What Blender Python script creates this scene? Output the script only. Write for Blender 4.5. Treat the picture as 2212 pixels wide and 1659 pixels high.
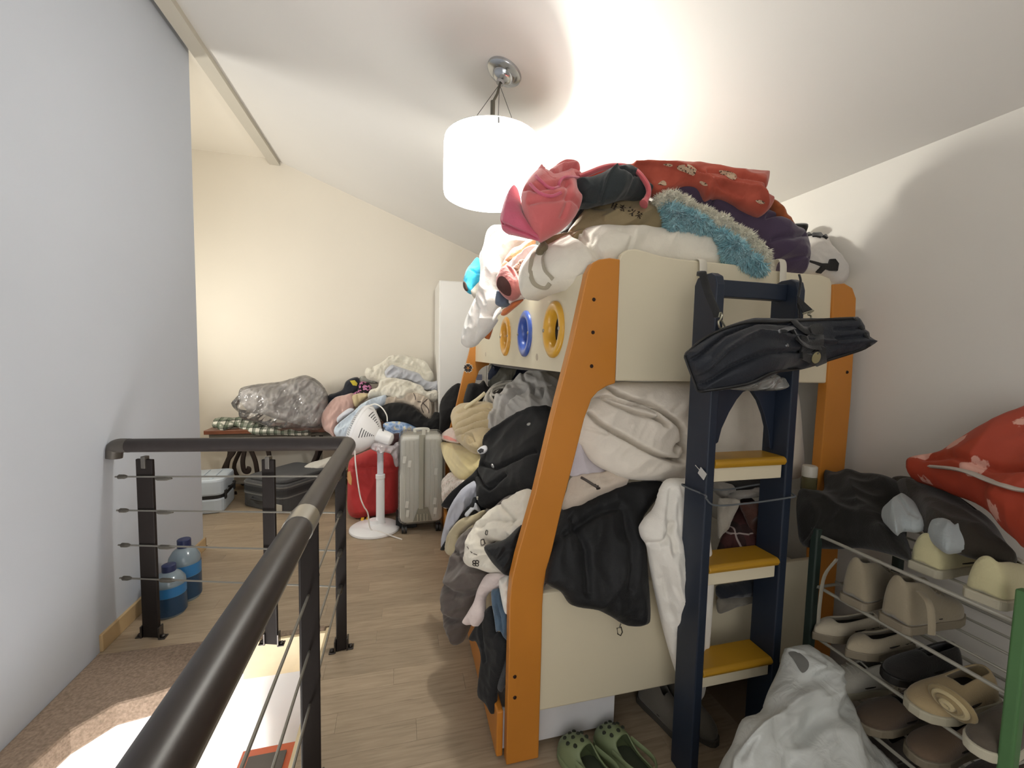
import bpy, bmesh, math, random
import numpy as np
from mathutils import Vector, Matrix, noise
from mathutils.geometry import delaunay_2d_cdt
from mathutils.bvhtree import BVHTree
random.seed(7)
for _o in list(bpy.data.objects):
    bpy.data.objects.remove(_o, do_unlink=True)
SC = bpy.context.scene
COL = SC.collection

# ------------------------------------------------------------------ camera
F_PX, IMW, IMH, CAM_H = 913.0, 2212, 1659, 1.45
YAW, PIT, ROL = (math.radians(v) for v in (14.5552, 3.985, 1.2366))
FWD = Vector((math.sin(YAW)*math.cos(PIT), math.cos(YAW)*math.cos(PIT), -math.sin(PIT)))
_r = Vector((math.cos(YAW), -math.sin(YAW), 0)); _u = _r.cross(FWD)
RGT = _r*math.cos(ROL) + _u*math.sin(ROL)
UPV = _u*math.cos(ROL) - _r*math.sin(ROL)
EYE = Vector((0, 0, CAM_H))
cd = bpy.data.cameras.new('camera'); cam = bpy.data.objects.new('camera', cd); COL.objects.link(cam)
cd.sensor_fit = 'HORIZONTAL'; cd.sensor_width = 36.0; cd.lens = 36.0*F_PX/IMW; cd.clip_start = 0.02
M = Matrix((RGT, UPV, -FWD)).transposed().to_4x4(); M.translation = EYE
cam.matrix_world = M
SC.camera = cam

# ------------------------------------------------------------------ light and exposure
SC.view_settings.view_transform = 'Standard'; SC.view_settings.look = 'None'
SC.view_settings.gamma = 1.0; SC.view_settings.use_curve_mapping = False
SC.view_settings.exposure = 0.55
w = bpy.data.worlds.new('world'); SC.world = w; w.use_nodes = True
w.node_tree.nodes['Background'].inputs['Color'].default_value = (1.0, 0.975, 0.94, 1)
w.node_tree.nodes['Background'].inputs['Strength'].default_value = 1.5
def area(name, loc, target, sx, sy, power, color):
    l = bpy.data.lights.new(name, 'AREA'); l.shape = 'RECTANGLE'; l.size = sx; l.size_y = sy
    l.energy = power; l.color = color
    o = bpy.data.objects.new(name, l); COL.objects.link(o); o.location = loc
    o.rotation_euler = (Vector(target)-Vector(loc)).to_track_quat('-Z', 'Y').to_euler()
    return o
area('downstairs_light', (-0.85, 0.0, -1.7), (-0.9, 2.2, -1.2), 0.9, 1.2, 60, (1.0, 0.98, 0.96))
area('alcove_window_light', (-2.58, 3.95, 1.55), (-.4, 3.6, 2.6), .40, .7, 34, (1.0, .985, .93))
LAMP_POWER = 46

# ------------------------------------------------------------------ helpers
def at(px, py, X=None, Y=None, Z=None):
    d = FWD + RGT*((px-IMW/2)/F_PX) - UPV*((py-IMH/2)/F_PX)
    t = X/d.x if X is not None else Y/d.y if Y is not None else (Z-CAM_H)/d.z
    return EYE + d*t
def lin(c):
    return tuple(v/12.92 if v <= .04045 else ((v+.055)/1.055)**2.4 for v in c)
def hexc(h):
    h = h.lstrip('#'); return lin(tuple(int(h[i:i+2], 16)/255 for i in (0, 2, 4)))
MATS = {}
class NT:
    def __init__(s, m):
        m.use_nodes = True; s.t = m.node_tree; s.b = s.t.nodes['Principled BSDF']; s.out = s.t.nodes['Material Output']
    def n(s, typ, **kw):
        nd = s.t.nodes.new(typ)
        for k, v in kw.items():
            if k.startswith('i_'):
                key = k[2:].replace('_', ' ')
                nd.inputs[int(key) if key.isdigit() else key].default_value = v
            else: setattr(nd, k, v)
        return nd
    def l(s, a, b): s.t.links.new(a, b)
    def coord(s, kind='Object', scale=(1, 1, 1), rot=(0, 0, 0)):
        c = s.n('ShaderNodeTexCoord'); mp = s.n('ShaderNodeMapping')
        mp.inputs['Scale'].default_value = scale; mp.inputs['Rotation'].default_value = rot
        s.l(c.outputs[kind], mp.inputs['Vector']); return mp.outputs['Vector']
    def ramp(s, fac, stops, interp='LINEAR'):
        r = s.n('ShaderNodeValToRGB'); r.color_ramp.interpolation = interp
        e = r.color_ramp.elements
        while len(e) < len(stops): e.new(.5)
        for k, (p, c) in enumerate(stops): e[k].position = p; e[k].color = (*c, 1)
        s.l(fac, r.inputs[0]); return r.outputs[0]
    def bump(s, h, strength=.2, dist=.002):
        b = s.n('ShaderNodeBump'); b.inputs['Strength'].default_value = strength; b.inputs['Distance'].default_value = dist
        s.l(h, b.inputs['Height']); s.l(b.outputs[0], s.b.inputs['Normal'])
def plain(h, rough=.5, metal=0., spec=.5, noise_scale=None, var=.06, bump=0., coat=0., trans=0., alpha=None):
    key = ('plain', h, rough, metal, spec, noise_scale, var, bump, coat, trans, alpha)
    if key in MATS: return MATS[key]
    m = bpy.data.materials.new('plain_'+h.strip('#')); t = NT(m); c = hexc(h)
    t.b.inputs['Base Color'].default_value = (*c, 1); t.b.inputs['Roughness'].default_value = rough
    t.b.inputs['Metallic'].default_value = metal; t.b.inputs['Specular IOR Level'].default_value = spec
    t.b.inputs['Coat Weight'].default_value = coat; t.b.inputs['Transmission Weight'].default_value = trans
    if alpha is not None: t.b.inputs['Alpha'].default_value = alpha
    ns = noise_scale or 6
    nz = t.n('ShaderNodeTexNoise', i_Scale=ns, i_Detail=4.0); t.l(t.coord(), nz.inputs['Vector'])
    t.l(t.ramp(nz.outputs[0], [(.3, tuple(v*(1-var) for v in c)), (.7, tuple(min(1, v*(1+var)) for v in c))]), t.b.inputs['Base Color'])
    if bump: t.bump(nz.outputs[0], bump, .003)
    MATS[key] = m; return m
def fab(h, rough=.85, sheen=.25, weave=700, bump=.25, var=.08, h2=None, fine=40):
    key = ('fab', h, rough, sheen, weave, bump, var, h2, fine)
    if key in MATS: return MATS[key]
    m = bpy.data.materials.new('fabric_'+h.strip('#')); t = NT(m); c = hexc(h)
    t.b.inputs['Roughness'].default_value = rough; t.b.inputs['Sheen Weight'].default_value = sheen
    t.b.inputs['Sheen Roughness'].default_value = .5; t.b.inputs['Specular IOR Level'].default_value = .3
    v = t.coord()
    nz = t.n('ShaderNodeTexNoise', i_Scale=fine/4, i_Detail=3.0); t.l(v, nz.inputs['Vector'])
    c2 = hexc(h2) if h2 else tuple(x*(1-var) for x in c)
    t.l(t.ramp(nz.outputs[0], [(.35, c2), (.65, c)]), t.b.inputs['Base Color'])
    nb = t.n('ShaderNodeTexNoise', i_Scale=float(weave)/3, i_Detail=2.0); t.l(v, nb.inputs['Vector'])
    nl = t.n('ShaderNodeTexNoise', i_Scale=float(fine), i_Detail=3.0); t.l(v, nl.inputs['Vector'])
    mx = t.n('ShaderNodeMath', operation='ADD'); t.l(nb.outputs[0], mx.inputs[0]); t.l(nl.outputs[0], mx.inputs[1])
    t.bump(mx.outputs[0], bump, .004)
    MATS[key] = m; return m
def clear(h='#ffffff', rough=.08, fac=.8):
    key = ('clear', h, rough, fac)
    if key in MATS: return MATS[key]
    m = bpy.data.materials.new('clear_plastic'); t = NT(m); c = hexc(h)
    t.t.nodes.remove(t.b)
    tr = t.n('ShaderNodeBsdfTransparent'); tr.inputs[0].default_value = (*[min(1, .9+.1*x) for x in c], 1)
    gl = t.n('ShaderNodeBsdfGlossy'); gl.inputs['Roughness'].default_value = rough
    df = t.n('ShaderNodeBsdfDiffuse'); df.inputs[0].default_value = (*c, 1)
    fr = t.n('ShaderNodeFresnel', i_IOR=1.45)
    a = t.n('ShaderNodeMixShader'); a.inputs[0].default_value = 1-fac; t.l(tr.outputs[0], a.inputs[1]); t.l(df.outputs[0], a.inputs[2])
    fa = t.n('ShaderNodeMath', operation='ADD'); fa.inputs[1].default_value = .07; t.l(fr.outputs[0], fa.inputs[0]); b = t.n('ShaderNodeMixShader'); t.l(fa.outputs[0], b.inputs[0]); t.l(a.outputs[0], b.inputs[1]); t.l(gl.outputs[0], b.inputs[2])
    nz = t.n('ShaderNodeTexNoise', i_Scale=30.0, i_Detail=2.0); t.l(t.coord(), nz.inputs['Vector'])
    bp = t.n('ShaderNodeBump'); bp.inputs['Strength'].default_value = .5; bp.inputs['Distance'].default_value = .004
    t.l(nz.outputs[0], bp.inputs['Height']); t.l(bp.outputs[0], gl.inputs['Normal']); t.l(bp.outputs[0], fr.inputs['Normal'])
    t.l(b.outputs[0], t.out.inputs[0]); MATS[key] = m; return m

def obj(name, bm, mat, parent=None, smooth=False, bevel=0., label=None, angle=40, world=True):
    """link bm as ONE mesh object; geometry is given in world space"""
    me = bpy.data.meshes.new(name)
    bmesh.ops.recalc_face_normals(bm, faces=bm.faces)
    if smooth:
        for f in bm.faces: f.smooth = True
    bm.to_mesh(me); bm.free()
    me.materials.append(mat)
    o = bpy.data.objects.new(name, me); COL.objects.link(o)
    if parent is not None:
        o.parent = parent
        o.matrix_parent_inverse = world_of(parent).inverted()
    if smooth and angle < 180:
        try: me.set_sharp_from_angle(angle=math.radians(angle))
        except Exception: pass
    if bevel:
        b = o.modifiers.new('bevel', 'BEVEL'); b.width = bevel; b.segments = 2; b.limit_method = 'ANGLE'
    if label: o['label'] = label
    return o
def tag(o, label=None, cat=None, group=None, kind=None):
    if label: o['label'] = label
    if cat: o['category'] = cat
    if group: o['group'] = group
    if kind: o['kind'] = kind
    return o
def thing(name, loc, label, cat, group=None):
    o = bpy.data.objects.new(name, None); COL.objects.link(o); o.location = loc; o.empty_display_size = .05
    return tag(o, label, cat, group)
def copy_tree(o, parent=None):
    c = o.copy(); COL.objects.link(c)
    if parent is not None: c.parent = parent
    for ch in list(o.children): copy_tree(ch, c)
    return c
# shapes
def nb(): return bmesh.new()
def box(bm, lo, hi, mat=None):
    lo, hi = Vector(lo), Vector(hi)
    c = [Vector((x, y, z)) for z in (lo.z, hi.z) for y in (lo.y, hi.y) for x in (lo.x, hi.x)]
    if mat is not None: c = [mat @ p for p in c]
    v = [bm.verts.new(p) for p in c]
    for f in ((0, 2, 3, 1), (4, 5, 7, 6), (0, 1, 5, 4), (2, 6, 7, 3), (0, 4, 6, 2), (1, 3, 7, 5)): bm.faces.new([v[i] for i in f])
    return bm
def prism(bm, poly, vec):
    """closed 3-D polygon extruded by vec"""
    vec = Vector(vec); a = [bm.verts.new(Vector(p)) for p in poly]; b = [bm.verts.new(Vector(p)+vec) for p in poly]
    bm.faces.new(a); bm.faces.new(b[::-1]); n = len(poly)
    for i in range(n): bm.faces.new((a[i], b[i], b[(i+1) % n], a[(i+1) % n]))
    return bm
def smooth_path(pts, n=8, closed=False):
    P = [Vector(p) for p in pts]; out = []; L = len(P)
    rng = range(L) if closed else range(L-1)
    for i in rng:
        p0 = P[i-1] if (closed or i > 0) else P[i]*2-P[i+1]
        p1, p2 = P[i], P[(i+1) % L]
        p3 = P[(i+2) % L] if (closed or i+2 < L) else p2*2-p1
        for k in range(n):
            t = k/n
            out.append(.5*((2*p1)+(p2-p0)*t+(2*p0-5*p1+4*p2-p3)*t*t+(3*p1-p0-3*p2+p3)*t**3))
    if not closed: out.append(P[-1])
    return out
def tube(bm, pts, r, seg=8, caps=True, closed=False, flat=None):
    """tube along pts; r a number or list; flat=(rx, ry) elliptical section"""
    P = [Vector(p) for p in pts]; n = len(P); rings = []
    up = None
    for i in range(n):
        if closed: d = P[(i+1) % n]-P[i-1]
        else: d = (P[min(i+1, n-1)]-P[max(i-1, 0)])
        if d.length < 1e-9: d = Vector((0, 0, 1))
        d.normalize()
        if up is None:
            up = Vector((0, 0, 1)) if abs(d.z) < .9 else Vector((0, 1, 0))
        s = d.cross(up)
        if s.length < 1e-6: s = d.cross(Vector((1, 0, 0)))
        s.normalize(); up = s.cross(d).normalized()
        rr = r[i] if isinstance(r, (list, tuple)) else r
        rx, ry = (rr, rr) if flat is None else (flat[0]*rr, flat[1]*rr)
        rings.append([bm.verts.new(P[i]+s*(rx*math.cos(2*math.pi*k/seg))+up*(ry*math.sin(2*math.pi*k/seg))) for k in range(seg)])
    m = n if closed else n-1
    for i in range(m):
        a, b = rings[i], rings[(i+1) % n]
        for k in range(seg): bm.faces.new((a[k], a[(k+1) % seg], b[(k+1) % seg], b[k]))
    if caps and not closed: bm.faces.new(rings[0][::-1]); bm.faces.new(rings[-1])
    return bm
def lathe(bm, prof, c, seg=32, axis=Vector((0, 0, 1)), caps=True):
    axis = Vector(axis).normalized(); q = axis.to_track_quat('Z', 'Y'); c = Vector(c); rings = []
    for r, z in prof:
        rings.append([bm.verts.new(c+q @ Vector((r*math.cos(2*math.pi*k/seg), r*math.sin(2*math.pi*k/seg), z))) for k in range(seg)])
    for a, b in zip(rings, rings[1:]):
        for k in range(seg): bm.faces.new((a[k], a[(k+1) % seg], b[(k+1) % seg], b[k]))
    if caps:
        if prof[0][0] > 1e-5: bm.faces.new(rings[0][::-1])
        if prof[-1][0] > 1e-5: bm.faces.new(rings[-1])
    bmesh.ops.remove_doubles(bm, verts=bm.verts, dist=1e-6)
    return bm
def cylz(bm, c, r, h, seg=20, axis=(0, 0, 1)):
    return lathe(bm, [(r, 0), (r, h)], c, seg, axis)
def ball(bm, c, r, sc=(1, 1, 1), seg=14):
    mt = Matrix.Translation(Vector(c)) @ Matrix.Diagonal((*[r*s for s in sc], 1))
    bmesh.ops.create_uvsphere(bm, u_segments=seg, v_segments=max(6, seg//2+1), radius=1, matrix=mt); return bm
def rbox(bm, lo, hi, rad, mat=None, n=4, axis='z'):
    """box with rounded vertical corners (prism of a rounded rectangle)"""
    lo, hi = Vector(lo), Vector(hi); ax = {'x': 0, 'y': 1, 'z': 2}[axis]; i, j = [k for k in range(3) if k != ax]
    pts = []
    for (cx, cy, a0) in ((hi[i]-rad, hi[j]-rad, 0), (lo[i]+rad, hi[j]-rad, 90), (lo[i]+rad, lo[j]+rad, 180), (hi[i]-rad, lo[j]+rad, 270)):
        for k in range(n+1):
            a = math.radians(a0+90*k/n); p = Vector((0, 0, 0)); p[i] = cx+rad*math.cos(a); p[j] = cy+rad*math.sin(a); p[ax] = lo[ax]; pts.append(p)
    v = Vector((0, 0, 0)); v[ax] = hi[ax]-lo[ax]
    if mat is not None: pts = [mat @ p for p in pts]; v = mat.to_3x3() @ v
    return prism(bm, pts, v)

# ------------------------------------------------------------------ soft goods
CROPS = {'0': (0, 0, 1), 'A': (400, 740, 3.687), 'B': (940, 330, 3.687), 'C': (1300, 330, 3.687), 'D': (920, 740, 3.687), 'E': (920, 1150, 3.253),
         'F': (1440, 660, 3.687), 'G': (1700, 880, 4.32), 'H': (1500, 1200, 3.107), 'I': (200, 920, 3.687), 'J': (700, 860, 5.183),
         'K': (950, 780, 7.373), 'L': (950, 1000, 8.732), 'N': (980, 480, 11.06), 'P': (1480, 940, 6.9125), 'Q': (1480, 1160, 6.9125), 'R': (1480, 560, 7.373)}
def cpt(crop, p):
    ox, oy, s = CROPS[crop]; return (ox+p[0]/s, oy+p[1]/s)
def depth_on_ray(px, py, d):
    """distance along the optical axis of the point of this sight line at world Y=d (or ('X',v), ('Z',v))"""
    k, v = d if isinstance(d, tuple) else ('Y', d)
    return (at(px, py, **{k: v})-EYE).dot(FWD)
def depth_fn(ctrl):
    P = np.array([c[0] for c in ctrl], float); W = np.array([1/depth_on_ray(c[0][0], c[0][1], c[1]) for c in ctrl]); n = len(P)
    if n == 1:
        d = ctrl[0][1]
        return lambda q: np.array([1/depth_on_ray(x, y, d) for x, y in q])
    if n == 2:
        v = P[1]-P[0]; L = v@v
        return lambda q: W[0]+(W[1]-W[0])*np.clip(((q-P[0])@v)/L, -.6, 1.6)
    S = 300.0; p = P/S
    A1 = np.c_[np.ones(n), p]
    def U(r2): return .5*r2*np.log(np.maximum(r2, 1e-12))
    if n == 3:
        c = np.linalg.solve(A1, W); return lambda q: np.c_[np.ones(len(q)), q/S]@c
    K = U(((p[:, None]-p[None])**2).sum(-1))+np.eye(n)*1e-4
    Z = np.zeros((n+3, n+3)); Z[:n, :n] = K; Z[:n, n:] = A1; Z[n:, :n] = A1.T
    sol = np.linalg.solve(Z, np.r_[W, 0, 0, 0])
    def f(q):
        qq = q/S; return U(((qq[:, None]-p[None])**2).sum(-1))@sol[:n]+np.c_[np.ones(len(q)), qq]@sol[n:]
    return f
def seg_dist(Q, pts, closed):
    a = np.asarray(pts, float); b = np.roll(a, -1, 0) if closed else a[1:]
    if not closed: a = a[:-1]
    d = np.full(len(Q), 1e9)
    for p, q in zip(a, b):
        v = q-p; L = v@v+1e-9; t = np.clip(((Q-p)@v)/L, 0, 1)
        d = np.minimum(d, np.hypot(*(Q-p-t[:, None]*v).T))
    return d
def inside(Q, poly):
    r = np.zeros(len(Q), bool); n = len(poly)
    for i in range(n):
        (x1, y1), (x2, y2) = poly[i], poly[i-1]
        c = ((y1 > Q[:, 1]) != (y2 > Q[:, 1])) & (Q[:, 0] < (x2-x1)*(Q[:, 1]-y1)/(y2-y1+1e-12)+x1)
        r ^= c
    return r
def cloth(name, crop, outline, dep, mat, label=None, cat=None, T=.05, B=.05, rim=.06, fold=None, crease=(), group=None, parent=None, step=None, sharp=False, seed=0, bulge=0., wav=0.):
    """a soft body: its outline in plan, a surface through the depth controls `dep`, thickness T (near side) and B (far side),
    wrinkles from noise and creases/seams (points, width in px, height in m)"""
    ox, oy, s = CROPS[crop]
    out = [cpt(crop, p) for p in outline]
    if not sharp:
        out = [(v.x, v.y) for v in smooth_path([(x, y, 0) for x, y in out], 4, True)]
    out = np.array(out)
    per = np.hypot(*(np.roll(out, -1, 0)-out).T)
    area_ = abs(.5*np.sum(out[:, 0]*np.roll(out[:, 1], -1)-np.roll(out[:, 0], -1)*out[:, 1]))
    st = step or max(1.9, min(6., math.sqrt(area_/3600)))
    if step is None and len(crease) > 1: st = min(st, 3.4)
    bp = []
    for i in range(len(out)):
        k = max(1, int(round(per[i]/st)))
        for j in range(k): bp.append(out[i]+(np.roll(out, -1, 0)[i]-out[i])*j/k)
    bp = np.array(bp)
    if wav:
        ang = np.linspace(0, 1, len(bp), endpoint=False)
        bp = bp+np.array([[noise.noise((x/14., y/14., 3+seed)), noise.noise((x/14., y/14., 9+seed))] for x, y in bp])*wav
    lo, hi = bp.min(0), bp.max(0)
    gx = np.arange(lo[0], hi[0], st); gy = np.arange(lo[1], hi[1], st*.866)
    rng = np.random.RandomState(seed+len(bp))
    G = np.array([(x+(.5*st if j % 2 else 0), y) for j, y in enumerate(gy) for x in gx]) + rng.uniform(-.12, .12, (len(gx)*len(gy), 2))*st
    G = G[inside(G, bp)]
    if len(G): G = G[seg_dist(G, bp, True) > .45*st]
    allp = np.vstack([bp, G]) if len(G) else bp
    nbp = len(bp)
    vs, es, fs, *_ = delaunay_2d_cdt([Vector(p) for p in allp], [(i, (i+1) % nbp) for i in range(nbp)], [], 1, 1e-4)
    V2 = np.array([(v.x, v.y) for v in vs])
    ctrl = [(cpt(crop, c[0]), c[1]) for c in dep] if isinstance(dep, list) else [((out[0][0], out[0][1]), dep)]
    wv = np.maximum(depth_fn(ctrl)(V2), 1e-3); t = 1/wv
    dirs = np.array(FWD)[None]+(V2[:, :1]-IMW/2)/F_PX*np.array(RGT)[None]-(V2[:, 1:]-IMH/2)/F_PX*np.array(UPV)[None]
    P = np.array(EYE)[None]+dirs*t[:, None]
    F = [list(f) for f in fs if len(f) >= 3]
    N = np.zeros_like(P)
    for f in F:
        n_ = np.cross(P[f[1]]-P[f[0]], P[f[2]]-P[f[0]])
        if n_@dirs[f[0]] > 0: n_ = -n_
        for i in f: N[i] += n_
    N /= np.linalg.norm(N, axis=1)[:, None]+1e-12
    mpp = t/F_PX
    db = seg_dist(V2, bp, True)*mpp
    q = np.clip(db/rim, 0, 1); prof = np.sqrt(np.maximum(0, 1-(1-q)**2))
    bul = bulge*np.clip(db/(rim*3), 0, 1)
    mm = float(np.median(mpp)); disp = np.zeros(len(V2))
    if fold is None: fold = [(.010, .10, 30, 2.5, 'r'), (.004, .035, 60, 2, 's')]
    fold = list(fold)+[(fold[0][0]*.26, max(.022, fold[0][1]*.33), fold[0][2]+28, 2.4, 'r')]
    for (amp, sc, ang, stx, kind) in fold:
        a = math.radians(ang); x = V2[:, 0]*mm; y = V2[:, 1]*mm
        uu = (x*math.cos(a)-y*math.sin(a))/(sc*stx); vv = (x*math.sin(a)+y*math.cos(a))/sc
        val = np.array([noise.noise((p_, q_, seed*3.1+sc*10)) for p_, q_ in zip(uu, vv)])
        if kind == 'r': val = 1-3.2*np.abs(val)
        if kind == 'v': val = -(1-3.2*np.abs(val))
        disp += 1.25*amp*val
    edge = np.clip(db/(rim*.5), 0, 1)
    disp *= edge
    for (pts, wpx, hh) in crease:
        if crop != '0': wpx = max(wpx*.62, st*.9); hh *= 1.25
        d = seg_dist(V2, [cpt(crop, p) for p in pts], False)
        disp += hh*np.exp(-(d/wpx)**2)*np.clip(db/(.012), 0, 1)
    fr = P+N*(T*prof+bul+disp)[:, None]; bk = P-N*(B*prof+.3*disp)[:, None]
    isb = db < 1e-6
    me = bpy.data.meshes.new(name); idb = {}; verts = [tuple(v) for v in fr]
    for i in range(len(V2)):
        if isb[i]: verts[i] = tuple(P[i]); idb[i] = i
        else: idb[i] = len(verts); verts.append(tuple(bk[i]))
    org = Vector(P.mean(0))
    if parent is not None: org = Vector((0, 0, 0))
    verts = [(a-org.x, b-org.y, c-org.z) for a, b, c in verts]
    faces = F+[[idb[i] for i in f[::-1]] for f in F]
    me.from_pydata(verts, [], faces); me.update()
    for p in me.polygons: p.use_smooth = True
    bm = nb(); bm.from_mesh(me); bmesh.ops.recalc_face_normals(bm, faces=bm.faces); bm.to_mesh(me); bm.free()
    me.materials.append(mat)
    o = bpy.data.objects.new(name, me); COL.objects.link(o); o.location = org
    if parent is not None:
        o.parent = parent; o.location = (0, 0, 0)
        o.matrix_parent_inverse = world_of(parent).inverted()
    return tag(o, label, cat, group)
def world_of(o):
    m = o.matrix_basis.copy(); p = o.parent; c = o
    while p is not None: m = p.matrix_basis @ c.matrix_parent_inverse @ m; c = p; p = p.parent
    return m
_bvh = {}
def on_surf(o, px, py, off=.003):
    """point of soft body o met by this line, lifted by off"""
    if o.name not in _bvh:
        m = world_of(o); _bvh[o.name] = BVHTree.FromPolygons([m @ v.co for v in o.data.vertices], [tuple(p.vertices) for p in o.data.polygons])
    d = (at(px, py, Y=1.)-EYE).normalized()
    h = _bvh[o.name].ray_cast(EYE, d)
    if h[0] is None:
        h = _bvh[o.name].find_nearest(EYE+d*((world_of(o).translation-EYE).length))
    n = h[1] if h[1].dot(d) < 0 else -h[1]
    return h[0]+n*off, n
def patch(name, o, crop, pts, mat, thick=.0015, label=None, off=.0015, n=3, sharp=True):
    """a flat patch, print or badge lying on soft body o; a child of it"""
    out = [cpt(crop, p) for p in pts]
    if not sharp: out = [(v.x, v.y) for v in smooth_path([(x, y, 0) for x, y in out], 3, True)]
    o2 = np.array(out); st = max(1.5, math.sqrt(max(9, (o2[:, 0].max()-o2[:, 0].min())*(o2[:, 1].max()-o2[:, 1].min())))/7)
    bp = []
    for i in range(len(out)):
        a, b = o2[i], o2[(i+1) % len(out)]; k = max(1, int(np.hypot(*(b-a))/st))
        for j in range(k): bp.append(a+(b-a)*j/k)
    bp = np.array(bp); gx = np.arange(bp[:, 0].min(), bp[:, 0].max(), st); gy = np.arange(bp[:, 1].min(), bp[:, 1].max(), st)
    G = np.array([(x, y) for x in gx for y in gy])
    if len(G): G = G[inside(G, bp)]
    if len(G): G = G[seg_dist(G, bp, True) > .5*st]
    al = np.vstack([bp, G]) if len(G) else bp
    vs, es, fs, *_ = delaunay_2d_cdt([Vector(p) for p in al], [(i, (i+1) % len(bp)) for i in range(len(bp))], [], 1, 1e-4)
    bm = nb(); top = []; bot = []
    for v in vs:
        p, nn = on_surf(o, v.x, v.y, off+thick); top.append(bm.verts.new(p)); bot.append(bm.verts.new(p-nn*(thick+off+.002)))
    ed = {}
    for f in fs:
        if len(f) < 3: continue
        try: bm.faces.new([top[i] for i in f]); bm.faces.new([bot[i] for i in f[::-1]])
        except ValueError: continue
        for i in range(len(f)):
            e = (f[i], f[(i+1) % len(f)]); ed[e] = 1
    for (a, b) in list(ed):
        if (b, a) not in ed:
            try: bm.faces.new((top[a], top[b], bot[b], bot[a]))
            except ValueError: pass
    return obj(name, bm, mat, o, smooth=True, label=label)
def cord(name, o, crop, pts, r, mat, parent=None, label=None, off=None, flat=None, seg=6):
    """a cord, seam or zip laid on soft body o along pts"""
    P = [on_surf(o, *cpt(crop, p), off=r*.4 if off is None else off)[0] for p in pts]
    P = smooth_path(P, 4); bm = nb(); tube(bm, P, r, seg, flat=flat)
    return obj(name, bm, mat, parent or o, smooth=True, label=label)
def button(o, crop, p, r, mat, name='button', label=None):
    c, n = on_surf(o, *cpt(crop, p), off=0); bm = nb(); lathe(bm, [(0, .004), (r*.8, .004), (r, .002), (r, -.003)], c, 12, n)
    return obj(name, bm, mat, o, smooth=True, label=label)
# ------------------------------------------------------------------ the room
def wall_mat(name, h, var=.02):
    m = bpy.data.materials.new(name); t = NT(m); c = hexc(h)
    t.b.inputs['Roughness'].default_value = .9; t.b.inputs['Specular IOR Level'].default_value = .2
    v = t.coord('Object'); nz = t.n('ShaderNodeTexNoise', i_Scale=1.7, i_Detail=4.0); t.l(v, nz.inputs['Vector'])
    t.l(t.ramp(nz.outputs[0], [(.3, tuple(x*(1-var) for x in c)), (.7, c)]), t.b.inputs['Base Color'])
    n2 = t.n('ShaderNodeTexNoise', i_Scale=160.0, i_Detail=3.0); t.l(v, n2.inputs['Vector']); t.bump(n2.outputs[0], .06, .002)
    return m
W_FAR = wall_mat('far_wall_paint', '#e4ddd0'); W_WHITE = wall_mat('white_wall_paint', '#e9e9e8'); W_LEFT = wall_mat('left_wall_paint', '#bec3cc'); W_CEIL = wall_mat('ceiling_paint', '#dcd9d4'); W_RIGHT = wall_mat('right_wall_paint', '#dad6ce')
def struct(name, bm, mat, parent=None, bevel=0., smooth=False):
    o = obj(name, bm, mat, parent, bevel=bevel, smooth=smooth)
    if parent is None: o['kind'] = 'structure'
    return o
XR, YF, XL, YB = 1.86, 5.05, -1.385, -1.3
ZC0 = 2.25
def ceil_z(x): return ZC0+.373*(XR-x)
ZL = 3.43
# floor: slab with the stair opening
EDGE_X, EDGE_Y = -.368, 2.285
land = [(-.752, 2.268), (-.84, 2.14), (-.927, 2.02), (-1.03, 1.985), (-1.124, 1.967), (-1.209, 1.86), (-1.24, 1.719), (-1.25, 1.5)]
def planks_mat():
    m = bpy.data.materials.new('laminate_plank'); t = NT(m)
    oi = t.n('ShaderNodeObjectInfo'); v = t.coord('Object', (2.2, 26, 5))
    ad = t.n('ShaderNodeVectorMath', operation='ADD'); t.l(v, ad.inputs[0]); cb = t.n('ShaderNodeCombineXYZ'); ml = t.n('ShaderNodeMath', operation='MULTIPLY'); ml.inputs[1].default_value = 37
    t.l(oi.outputs['Random'], ml.inputs[0]); t.l(ml.outputs[0], cb.inputs[0]); t.l(ml.outputs[0], cb.inputs[1]); t.l(cb.outputs[0], ad.inputs[1])
    nz = t.n('ShaderNodeTexNoise', i_Scale=3.0, i_Detail=5.0, i_Distortion=.6); t.l(ad.outputs[0], nz.inputs['Vector'])
    g = t.ramp(nz.outputs[0], [(.25, hexc('#90806b')), (.5, hexc('#a3917a')), (.8, hexc('#b09e86'))])
    hs = t.n('ShaderNodeHueSaturation'); t.l(g, hs.inputs['Color']); mr = t.n('ShaderNodeMapRange'); mr.inputs[3].default_value = .90; mr.inputs[4].default_value = 1.08
    t.l(oi.outputs['Random'], mr.inputs[0]); t.l(mr.outputs[0], hs.inputs['Value']); t.l(hs.outputs[0], t.b.inputs['Base Color'])
    t.b.inputs['Roughness'].default_value = .42; t.b.inputs['Specular IOR Level'].default_value = .35; t.bump(nz.outputs[0], .05, .001); return m
PLANK = planks_mat()
bm = nb()
zt, zb = -.012, -.18
for a, b in (((EDGE_X, YB), (XR, YF)), ((-2.6, EDGE_Y), (EDGE_X, YF))):
    box(bm, (a[0], a[1], zb), (b[0], b[1], zt))
floor = struct('floor', bm, plain('#8d7a64', .6))
PW, PL = .098, .82
full = None; k = 0
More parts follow.
